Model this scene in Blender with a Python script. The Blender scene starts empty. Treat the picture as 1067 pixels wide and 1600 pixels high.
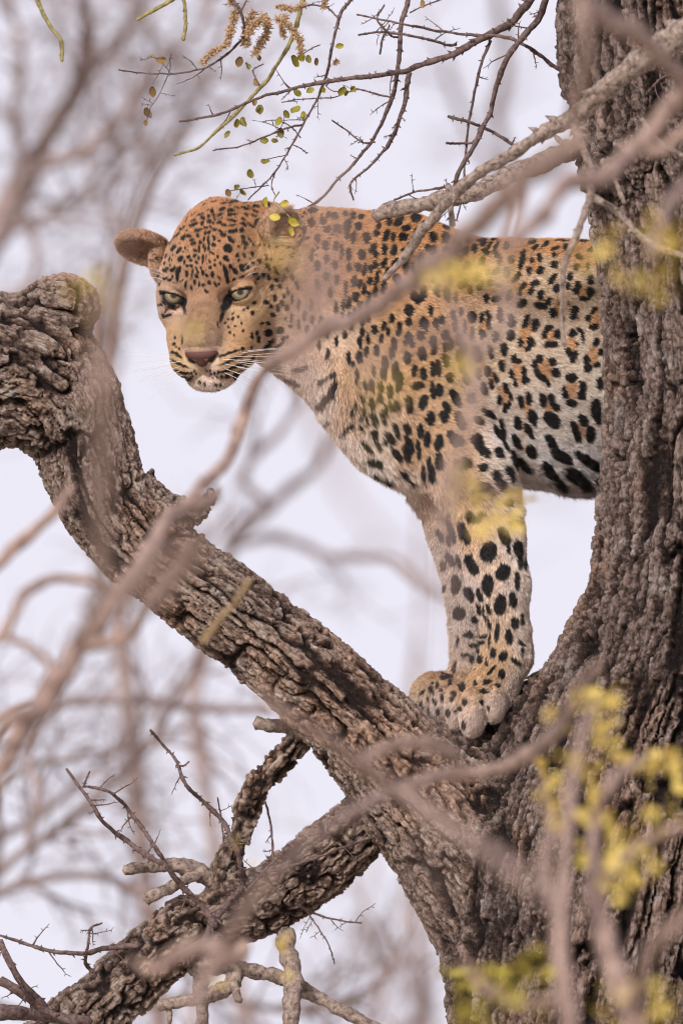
import bpy, math, random, time
import numpy as np
from mathutils import Vector, Matrix

OPT = globals().get('OPT', {})
def on(k): return k not in OPT.get('skip', ())

# ------------------------------------------------------------------ camera, sky, sun, exposure
sc = bpy.context.scene
PITCH = math.radians(12.0)
CAM = np.array([0.0, 0.0, 2.0]); FOC = 16.0; K = 1 / 1200.0
RIGHT = np.array([1.0, 0, 0]); FWD = np.array([0, math.cos(PITCH), math.sin(PITCH)]); UPV = np.array([0, -math.sin(PITCH), math.cos(PITCH)])
cd = bpy.data.cameras.new('camera'); cam = bpy.data.objects.new('camera', cd); sc.collection.objects.link(cam)
cam.location = CAM; cam.rotation_euler = (math.pi / 2 + PITCH, 0, 0)
cd.sensor_width = 36; cd.lens = 36 * FOC / (1600 * K); cd.clip_start = .5; cd.clip_end = 5000
cd.dof.use_dof = True; cd.dof.focus_distance = FOC - .06; cd.dof.aperture_fstop = 4.0
sc.camera = cam
sc.cycles.use_denoising = True; sc.cycles.filter_width = 1.15
SUN_EL, SUN_AZ = math.radians(25), math.radians(204)      # from behind the photographer, on the left
w = bpy.data.worlds.new('World'); sc.world = w; w.use_nodes = True
nt = w.node_tree; nt.nodes.clear()
wo = nt.nodes.new('ShaderNodeOutputWorld'); bg = nt.nodes.new('ShaderNodeBackground'); sky = nt.nodes.new('ShaderNodeTexSky')
sky.sky_type = 'NISHITA'; sky.sun_disc = False; sky.sun_elevation = SUN_EL; sky.sun_rotation = SUN_AZ
sky.air_density = 1.0; sky.dust_density = 3.0
mx = nt.nodes.new('ShaderNodeMix'); mx.data_type = 'RGBA'; mx.inputs[0].default_value = .93      # an even veil of high cloud
mx.inputs[7].default_value = (7.00, 6.72, 7.58, 1)
nt.links.new(sky.outputs[0], mx.inputs[6]); nt.links.new(mx.outputs[2], bg.inputs[0]); nt.links.new(bg.outputs[0], wo.inputs[0])
bg.inputs[1].default_value = .073
sd = bpy.data.lights.new('sun', 'SUN'); sd.energy = 2.2; sd.angle = math.radians(8); sd.color = (1, .97, .93)
sun = bpy.data.objects.new('sun', sd); sc.collection.objects.link(sun)
sdir = np.array([math.sin(SUN_AZ) * math.cos(SUN_EL), math.cos(SUN_AZ) * math.cos(SUN_EL), math.sin(SUN_EL)])
sun.rotation_euler = Vector(sdir).to_track_quat('Z', 'Y').to_euler(); sun.location = (-5, -5, 15)
sc.view_settings.view_transform = 'Standard'; sc.view_settings.look = 'None'; sc.view_settings.gamma = 1
sc.view_settings.use_curve_mapping = False; sc.view_settings.exposure = .80

# ------------------------------------------------------------------ helpers
def loc2w(L):                 # (right, depth behind the focus plane, up) in metres -> world
    L = np.asarray(L, float)
    return CAM + FWD * (FOC + L[..., 1:2]) + RIGHT * L[..., 0:1] + UPV * L[..., 2:3]
def px2w(q):                  # (pixel x, depth in pixels, -pixel y): the parallel frame of the animal and the tree
    q = np.asarray(q, float)
    return loc2w(np.stack([(q[..., 0] - 533.5) * K, q[..., 1] * K, (q[..., 2] + 800) * K], -1))
def P(px, py, d=0.0):         # a point seen at pixel px, py at d metres behind the focus plane
    s = (FOC + d) / FOC
    return loc2w(np.array([(px - 533.5) * K * s, d, (800 - py) * K * s]))

def mesh(name, V, Fq, attrs=None, smooth=True):
    V = np.ascontiguousarray(V, dtype=np.float32); me = bpy.data.meshes.new(name)
    if isinstance(Fq, np.ndarray):
        n, k = Fq.shape; li = np.ascontiguousarray(Fq, np.int32).ravel(); ls = np.arange(0, n * k, k, dtype=np.int32)
    else:
        li = np.array([i for f in Fq for i in f], np.int32); ln = np.array([len(f) for f in Fq]); n = len(Fq)
        ls = np.concatenate([[0], np.cumsum(ln)[:-1]]).astype(np.int32)
    me.vertices.add(len(V)); me.vertices.foreach_set('co', V.ravel())
    me.loops.add(len(li)); me.loops.foreach_set('vertex_index', li)
    me.polygons.add(n); me.polygons.foreach_set('loop_start', ls)
    me.update(calc_edges=True)
    if smooth: me.polygons.foreach_set('use_smooth', np.ones(n, bool))
    for k_, a in (attrs or {}).items():
        a = np.ascontiguousarray(a, np.float32)
        if k_ == 'grain':
            at = me.attributes.new(k_, 'FLOAT_VECTOR', 'POINT'); at.data.foreach_set('vector', a.ravel()); continue
        if a.ndim == 1:
            at = me.attributes.new(k_, 'FLOAT', 'POINT'); at.data.foreach_set('value', a)
        else:
            at = me.attributes.new(k_, 'FLOAT_COLOR', 'POINT'); c4 = np.ones((len(a), 4), np.float32); c4[:, :3] = a
            at.data.foreach_set('color', c4.ravel())
    return me
def obj(name, me, mat=None, parent=None, **props):
    """me holds world coordinates; with a parent the object keeps an identity matrix relative to the world"""
    o = bpy.data.objects.new(name, me); sc.collection.objects.link(o)
    if mat is not None and len(me.materials) == 0: me.materials.append(mat)
    if parent is not None:
        o.parent = parent; o.matrix_parent_inverse = Matrix.Translation(-Vector(rootloc(parent)))
    for k_, v in props.items(): o[k_] = v
    return o
ROOT = {}
def rootloc(o):
    while o.parent is not None: return Vector((0, 0, 0))     # parts sit at identity in world space already
    return o.location
def thing(name, loc, label, cat, group=None):
    o = bpy.data.objects.new(name, None); sc.collection.objects.link(o); o.location = loc; o.empty_display_size = .1
    o['label'] = label; o['category'] = cat
    if group: o['group'] = group
    return o

def h3(ix, iy, iz, s=0):
    h = (ix.astype(np.int64) * 73856093) ^ (iy.astype(np.int64) * 19349663) ^ (iz.astype(np.int64) * 83492791) ^ (s * 2654435)
    h &= 0xffffffff
    h = (h ^ (h >> 15)) * 2246822519 & 0xffffffff
    h = (h ^ (h >> 13)) * 3266489917 & 0xffffffff
    return ((h ^ (h >> 16)) & 0xffffff) / float(0xffffff)
def vnoise(p, s=0):           # value noise, -1..1
    i = np.floor(p); f = p - i; f = f * f * f * (f * (f * 6 - 15) + 10); i = i.astype(np.int64); r = 0
    for a in (0, 1):
        wa = f[:, 0] if a else 1 - f[:, 0]
        for b in (0, 1):
            wb = f[:, 1] if b else 1 - f[:, 1]
            for c in (0, 1):
                wc = f[:, 2] if c else 1 - f[:, 2]
                r = r + wa * wb * wc * h3(i[:, 0] + a, i[:, 1] + b, i[:, 2] + c, s)
    return r * 2 - 1
def fbm(p, o=3, s=0):
    r = 0; a = 1; t = 0
    for k_ in range(o): r = r + a * vnoise(p * 2 ** k_ + k_ * 17.3, s + k_); t += a; a *= .5
    return r / t
def worley(p, s=0):
    i = np.floor(p).astype(np.int64); f1 = np.full(len(p), 9.); f2 = f1.copy(); idn = np.zeros(len(p))
    for a in (-1, 0, 1):
        for b in (-1, 0, 1):
            for c in (-1, 0, 1):
                x, y, z = i[:, 0] + a, i[:, 1] + b, i[:, 2] + c
                r = h3(x, y, z, s)
                d = (x + r - p[:, 0]) ** 2 + (y + h3(x, y, z, s + 1) - p[:, 1]) ** 2 + (z + h3(x, y, z, s + 2) - p[:, 2]) ** 2
                m = d < f1; f2 = np.where(m, f1, np.minimum(f2, d)); f1 = np.where(m, d, f1); idn = np.where(m, r, idn)
    return np.sqrt(f1), np.sqrt(f2), idn
def ss(a, b, x):
    t = np.clip((x - a) / (b - a), 0, 1); return t * t * (3 - 2 * t)
def srgb(r, g, b):
    c = np.array([r, g, b], float) / 255
    return np.where(c <= .04045, c / 12.92, ((c + .055) / 1.055) ** 2.4)

# ---- signed distance shapes (pixel frame)
def smin(a, b, k):
    h = np.maximum(k - np.abs(a - b), 0) / k
    return np.minimum(a, b) - h * h * k * .25
def smax(a, b, k): return -smin(-a, -b, k)
def ell(p, c, r):
    q = p - np.asarray(c, float); r = np.asarray(r, float)
    k0 = np.sqrt(((q / r) ** 2).sum(-1)); k1 = np.sqrt(((q / r ** 2) ** 2).sum(-1)) + 1e-9
    return k0 * (k0 - 1) / k1
def cone(p, a, b, ra, rb):
    a = np.asarray(a, float); b = np.asarray(b, float); ab = b - a
    t = np.clip(((p - a) @ ab) / (ab @ ab), 0, 1)
    return np.sqrt(((p - a - t[:, None] * ab) ** 2).sum(-1)) - (ra + (rb - ra) * t)
def surface_net(fn, lo, hi, h):
    """surface nets with a narrow band: quads of fn = 0"""
    lo = np.asarray(lo, float); n = np.ceil((np.asarray(hi, float) - lo) / h).astype(int) + 1
    C = 5; nc = (n + C - 1) // C + 1
    g = np.stack(np.meshgrid(*[np.arange(k_) for k_ in nc], indexing='ij'), -1).reshape(-1, 3)
    fc = fn(lo + g * h * C).reshape(nc)
    near = np.abs(fc) < h * C * 2.6
    full = np.repeat(np.repeat(np.repeat(near, C, 0), C, 1), C, 2)
    val = np.repeat(np.repeat(np.repeat(np.where(fc > 0, 1e3, -1e3), C, 0), C, 1), C, 2)
    sh = C // 2                                             # coarse samples sit at block corners: centre the blocks on them
    full = full[sh:, sh:, sh:][:n[0], :n[1], :n[2]].copy(); val = val[sh:, sh:, sh:][:n[0], :n[1], :n[2]].copy()
    n = np.array(full.shape)
    idx = np.argwhere(full); val[full] = fn(lo + idx * h)
    s = val < 0
    c = np.zeros(n - 1, int)
    for a in (0, 1):
        for b in (0, 1):
            for d in (0, 1): c += s[a:n[0] - 1 + a, b:n[1] - 1 + b, d:n[2] - 1 + d]
    act = (c > 0) & (c < 8); cells = np.argwhere(act)
    vid = np.full(act.shape, -1, int); vid[act] = np.arange(len(cells))
    acc = np.zeros((len(cells), 3)); cnt = np.zeros(len(cells))
    cor = [(a, b, d) for a in (0, 1) for b in (0, 1) for d in (0, 1)]
    for A in cor:
        for ax in range(3):
            if A[ax]: continue
            B = list(A); B[ax] = 1
            va = val[tuple((cells + A).T)]; vb = val[tuple((cells + B).T)]
            m = (va < 0) != (vb < 0); t = np.where(m, va / np.where(m, va - vb, 1), 0)
            pt = np.array(A)[None] + t[:, None] * (np.array(B) - np.array(A))[None]
            acc += pt * m[:, None]; cnt += m
    V = lo + (cells + acc / cnt[:, None]) * h
    Q = []
    for ax in range(3):
        u, v = [(1, 2), (2, 0), (0, 1)][ax]
        sl0 = [slice(1, n[k_] - 1) for k_ in range(3)]; sl0[ax] = slice(0, n[ax] - 1)
        sl1 = list(sl0); sl1[ax] = slice(1, n[ax])
        a = s[tuple(sl0)]; b = s[tuple(sl1)]
        E = np.argwhere(a != b); off = np.ones(3, int); off[ax] = 0; fl = a[tuple(E.T)]; E = E + off
        du = np.zeros(3, int); du[u] = 1; dv = np.zeros(3, int); dv[v] = 1
        q = np.stack([vid[tuple((E - du - dv).T)], vid[tuple((E - dv).T)], vid[tuple(E.T)], vid[tuple((E - du).T)]], 1)
        q[~fl] = q[~fl][:, ::-1]; Q.append(q)
    Q = np.concatenate(Q); Q = Q[(Q >= 0).all(1)]
    return V, Q
def subdivide(V, Q, lv):
    me = mesh('tmp', V, Q); o = bpy.data.objects.new('tmp', me); sc.collection.objects.link(o)
    m = o.modifiers.new('s', 'SUBSURF'); m.levels = lv; m.render_levels = lv
    dg = bpy.context.evaluated_depsgraph_get(); dg.update(); ev = o.evaluated_get(dg).to_mesh()
    V2 = np.empty(len(ev.vertices) * 3, np.float32); ev.vertices.foreach_get('co', V2)
    Q2 = np.empty(len(ev.loops), np.int32); ev.loops.foreach_get('vertex_index', Q2)
    o.evaluated_get(dg).to_mesh_clear(); bpy.data.objects.remove(o); bpy.data.meshes.remove(me)
    return V2.reshape(-1, 3).astype(float), Q2.reshape(-1, 4)
def normals(V, Q):
    a = V[Q[:, 2]] - V[Q[:, 0]]; b = V[Q[:, 3]] - V[Q[:, 1]]; fn_ = np.cross(a, b); N = np.zeros_like(V)
    for k_ in range(4):
        for ax in range(3): N[:, ax] += np.bincount(Q[:, k_], fn_[:, ax], len(V))
    return N / (np.linalg.norm(N, axis=1)[:, None] + 1e-12)
def project(V, Q, fn, it=2, eps=.7, mx_=4):
    for _ in range(it):
        N = normals(V, Q); f0 = fn(V); g = (fn(V + N * eps) - f0) / eps
        V = V - N * np.clip(f0 / np.where(np.abs(g) < .3, .3, g), -mx_, mx_)[:, None]
    return V
def smooth_path(pts, rad, step):
    """Catmull-Rom through the points, resampled about every `step`"""
    p = np.asarray(pts, float); r = np.asarray(rad, float)
    if len(r) != len(p): r = np.interp(np.linspace(0, 1, len(p)), np.linspace(0, 1, len(r)), r)
    e = np.vstack([2 * p[0] - p[1], p, 2 * p[-1] - p[-2]]); out = []; ro = []
    for i in range(len(p) - 1):
        n_ = max(2, int(np.linalg.norm(p[i + 1] - p[i]) / step))
        t = np.linspace(0, 1, n_, endpoint=False)[:, None]; a, b, c, d = e[i:i + 4]
        out.append(.5 * (2 * b + (c - a) * t + (2 * a - 5 * b + 4 * c - d) * t ** 2 + (3 * b - a - 3 * c + d) * t ** 3))
        ro.append(r[i] + (r[i + 1] - r[i]) * t[:, 0])
    return np.vstack(out + [p[-1:]]), np.concatenate(ro + [r[-1:]])
def tube(path, rad, seg=8, lump=.12, seed=0, freq=2.5, cap=True):
    """closed tapered tube in world space with uneven girth -> verts, quads, side parameter"""
    p = np.asarray(path, float); n_ = len(p)
    t = np.gradient(p, axis=0); t /= np.linalg.norm(t, axis=1)[:, None] + 1e-12
    ref = np.cross(t[0], [.3, .9, .2]); ref /= np.linalg.norm(ref); fr = []
    for i in range(n_):
        ref = ref - t[i] * (ref @ t[i]); ref /= np.linalg.norm(ref); fr.append(ref)
    fr = np.array(fr); bi = np.cross(t, fr); an = np.arange(seg) * 2 * math.pi / seg
    dirs = fr[:, None] * np.cos(an)[None, :, None] + bi[:, None] * np.sin(an)[None, :, None]
    base = p[:, None] + dirs * rad[:, None, None]
    if lump:
        q = (p[:, None] + dirs * rad[:, None, None]).reshape(-1, 3) / (np.mean(rad) * freq) + seed * 7.1
        base = p[:, None] + dirs * (rad[:, None] * (1 + lump * fbm(q, 2, seed).reshape(n_, seg) * 2))[:, :, None]
    V = base.reshape(-1, 3)
    i = np.arange(n_ - 1)[:, None] * seg; j = np.arange(seg)[None]; k_ = (j + 1) % seg
    Q = np.stack([i + j, i + k_, i + seg + k_, i + seg + j], -1).reshape(-1, 4)
    if cap:
        V = np.vstack([V, p[:1] - t[:1] * rad[0] * .5, p[-1:] + t[-1:] * rad[-1] * .8]); a, b = len(V) - 2, len(V) - 1
        jj = np.arange(seg); kk = (jj + 1) % seg; z = (n_ - 1) * seg
        capf = [(a, int(kk[i_]), int(jj[i_])) for i_ in range(seg)] + [(b, z + int(jj[i_]), z + int(kk[i_])) for i_ in range(seg)]
        return V, [tuple(x) for x in Q.tolist()] + capf
    return V, [tuple(x) for x in Q.tolist()]
def merge(parts):
    V = []; F = []; o = 0
    for v, f in parts:
        V.append(np.asarray(v, float)); F += [tuple(i + o for i in q) for q in f]; o += len(v)
    return np.vstack(V), F

# ------------------------------------------------------------------ materials
def mat(name, build):
    m = bpy.data.materials.new(name); m.use_nodes = True; n = m.node_tree.nodes; l = m.node_tree.links
    build(n, l, n['Principled BSDF']); return m
def node(n, t, **kw):
    x = n.new(t)
    for k_, v in kw.items():
        if k_.startswith('i_'):
            key = k_[2:]; x.inputs[int(key) if key.isdigit() else key.replace('_', ' ')].default_value = v
        else: setattr(x, k_, v)
    return x
def ramp(n, l, src, stops):
    r = n.new('ShaderNodeValToRGB'); e = r.color_ramp.elements
    while len(e) < len(stops): e.new(.5)
    for i, (p_, c) in enumerate(stops): e[i].position = p_; e[i].color = (*c, 1)
    l.new(src, r.inputs[0]); return r.outputs[0]
def noise_tex(n, l, scale, detail=4, rough=.6, obj_co=True, stretch=None):
    tc = n.new('ShaderNodeTexCoord'); t = node(n, 'ShaderNodeTexNoise', i_Scale=scale, i_Detail=detail, i_Roughness=rough)
    if stretch:
        mp = n.new('ShaderNodeMapping'); mp.inputs['Scale'].default_value = stretch
        l.new(tc.outputs['Object'], mp.inputs[0]); l.new(mp.outputs[0], t.inputs[0])
    else: l.new(tc.outputs['Object'], t.inputs[0])
    return t.outputs[0]
def bark_mat(name, dark, mid, light, scale=60, lichen=None):
    def b(n, l, bs):
        at = node(n, 'ShaderNodeAttribute', attribute_name='bark'); nz = noise_tex(n, l, scale, 6, .7)
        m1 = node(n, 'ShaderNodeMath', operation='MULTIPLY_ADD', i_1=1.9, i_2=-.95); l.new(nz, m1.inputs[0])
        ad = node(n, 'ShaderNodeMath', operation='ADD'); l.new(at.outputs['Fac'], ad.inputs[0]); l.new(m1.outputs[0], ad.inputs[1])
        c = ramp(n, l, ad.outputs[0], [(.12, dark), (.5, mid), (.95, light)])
        tn = noise_tex(n, l, 7, 3, .6); tint = ramp(n, l, tn, [(.35, (.80, .77, .78)), (.5, (1, 1, 1)), (.68, (1.12, .98, .86))])
        mm = node(n, 'ShaderNodeMix', data_type='RGBA', blend_type='MULTIPLY', i_0=1.0); l.new(c, mm.inputs[6]); l.new(tint, mm.inputs[7])
        out = mm.outputs[2]
        if lichen is not None:
            ln = noise_tex(n, l, 22, 5, .75); lf = ramp(n, l, ln, [(.56, (0, 0, 0)), (.66, (1, 1, 1))])
            lk = node(n, 'ShaderNodeMath', operation='MULTIPLY', i_1=.75); l.new(lf, lk.inputs[0])
            m3 = node(n, 'ShaderNodeMath', operation='MULTIPLY'); l.new(lk.outputs[0], m3.inputs[0]); l.new(at.outputs['Fac'], m3.inputs[1])
            mz = node(n, 'ShaderNodeMix', data_type='RGBA'); mz.inputs[7].default_value = (*lichen, 1)
            l.new(m3.outputs[0], mz.inputs[0]); l.new(out, mz.inputs[6]); out = mz.outputs[2]
        l.new(out, bs.inputs['Base Color']); bs.inputs['Roughness'].default_value = .88; bs.inputs['Specular IOR Level'].default_value = .25
        gr = node(n, 'ShaderNodeAttribute', attribute_name='grain'); mp = n.new('ShaderNodeMapping'); mp.inputs['Scale'].default_value = (1, 1, .16); l.new(gr.outputs['Vector'], mp.inputs[0])
        n2 = node(n, 'ShaderNodeTexNoise', i_Scale=.24, i_Detail=7.0, i_Roughness=.80); l.new(mp.outputs[0], n2.inputs[0])
        vo = node(n, 'ShaderNodeTexVoronoi', feature='DISTANCE_TO_EDGE', i_Scale=.06); l.new(mp.outputs[0], vo.inputs['Vector'])
        ds = node(n, 'ShaderNodeMix', data_type='RGBA', blend_type='ADD', i_0=.9); l.new(mp.outputs[0], ds.inputs[6]); n3 = node(n, 'ShaderNodeTexNoise', i_Scale=.09, i_Detail=3.0); l.new(mp.outputs[0], n3.inputs[0])
        sc3 = node(n, 'ShaderNodeVectorMath', operation='MULTIPLY_ADD'); sc3.inputs[1].default_value = (9, 9, 9); l.new(n3.outputs['Color'], sc3.inputs[0]); l.new(mp.outputs[0], sc3.inputs[2]); l.new(sc3.outputs[0], vo.inputs['Vector'])
        n.remove(ds); vr = ramp(n, l, vo.outputs[0], [(0, (0, 0, 0)), (.10, (.75, .75, .75)), (.35, (1, 1, 1))])
        b1 = node(n, 'ShaderNodeBump', i_Strength=.35, i_Distance=.003); l.new(vr, b1.inputs['Height'])
        bp = node(n, 'ShaderNodeBump', i_Strength=1.0, i_Distance=.008); l.new(n2.outputs[0], bp.inputs['Height']); l.new(b1.outputs[0], bp.inputs['Normal']); l.new(bp.outputs[0], bs.inputs['Normal'])
        # weathered flecks along the grain, dark lines in the fine cracks
        fl = ramp(n, l, n2.outputs[0], [(.34, (.42, .38, .37)), (.48, (.95, .93, .92)), (.60, (1.28, 1.27, 1.27)), (.70, (1.7, 1.68, 1.66))])
        m4 = node(n, 'ShaderNodeMix', data_type='RGBA', blend_type='MULTIPLY', i_0=1.0); l.new(out, m4.inputs[6]); l.new(fl, m4.inputs[7])
        fc = ramp(n, l, vo.outputs[0], [(0, (.72, .69, .68)), (.06, (1, 1, 1))]); m5 = node(n, 'ShaderNodeMix', data_type='RGBA', blend_type='MULTIPLY', i_0=1.0); l.new(m4.outputs[2], m5.inputs[6]); l.new(fc, m5.inputs[7]); l.new(m5.outputs[2], bs.inputs['Base Color'])
    return mat(name, b)
def twig_mat(name, c1, c2, scale=180):
    def b(n, l, bs):
        nz = noise_tex(n, l, scale, 5, .7); l.new(ramp(n, l, nz, [(.32, c1), (.62, c2)]), bs.inputs['Base Color'])
        bs.inputs['Roughness'].default_value = .8; bs.inputs['Specular IOR Level'].default_value = .3
        bp = node(n, 'ShaderNodeBump', i_Strength=.7, i_Distance=.001); l.new(noise_tex(n, l, scale * 4, 4, .7), bp.inputs['Height']); l.new(bp.outputs[0], bs.inputs['Normal'])
    return mat(name, b)
def leaf_mat(name, c1, c2, tr=.35):
    def b(n, l, bs):
        oi = n.new('ShaderNodeObjectInfo'); r1 = ramp(n, l, oi.outputs['Random'], [(0, c1), (1, c2)])
        nz = noise_tex(n, l, 120, 4, .7); tint = ramp(n, l, nz, [(.35, (.72, .66, .6)), (.6, (1.05, 1.05, 1))])
        mm = node(n, 'ShaderNodeMix', data_type='RGBA', blend_type='MULTIPLY', i_0=1.0); l.new(r1, mm.inputs[6]); l.new(tint, mm.inputs[7])
        l.new(mm.outputs[2], bs.inputs['Base Color']); bs.inputs['Roughness'].default_value = .5
        ts = n.new('ShaderNodeBsdfTranslucent'); l.new(mm.outputs[2], ts.inputs[0]); ms = node(n, 'ShaderNodeMixShader', i_0=tr)
        l.new(bs.outputs[0], ms.inputs[1]); l.new(ts.outputs[0], ms.inputs[2]); l.new(ms.outputs[0], n['Material Output'].inputs[0])
    return mat(name, b)
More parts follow.
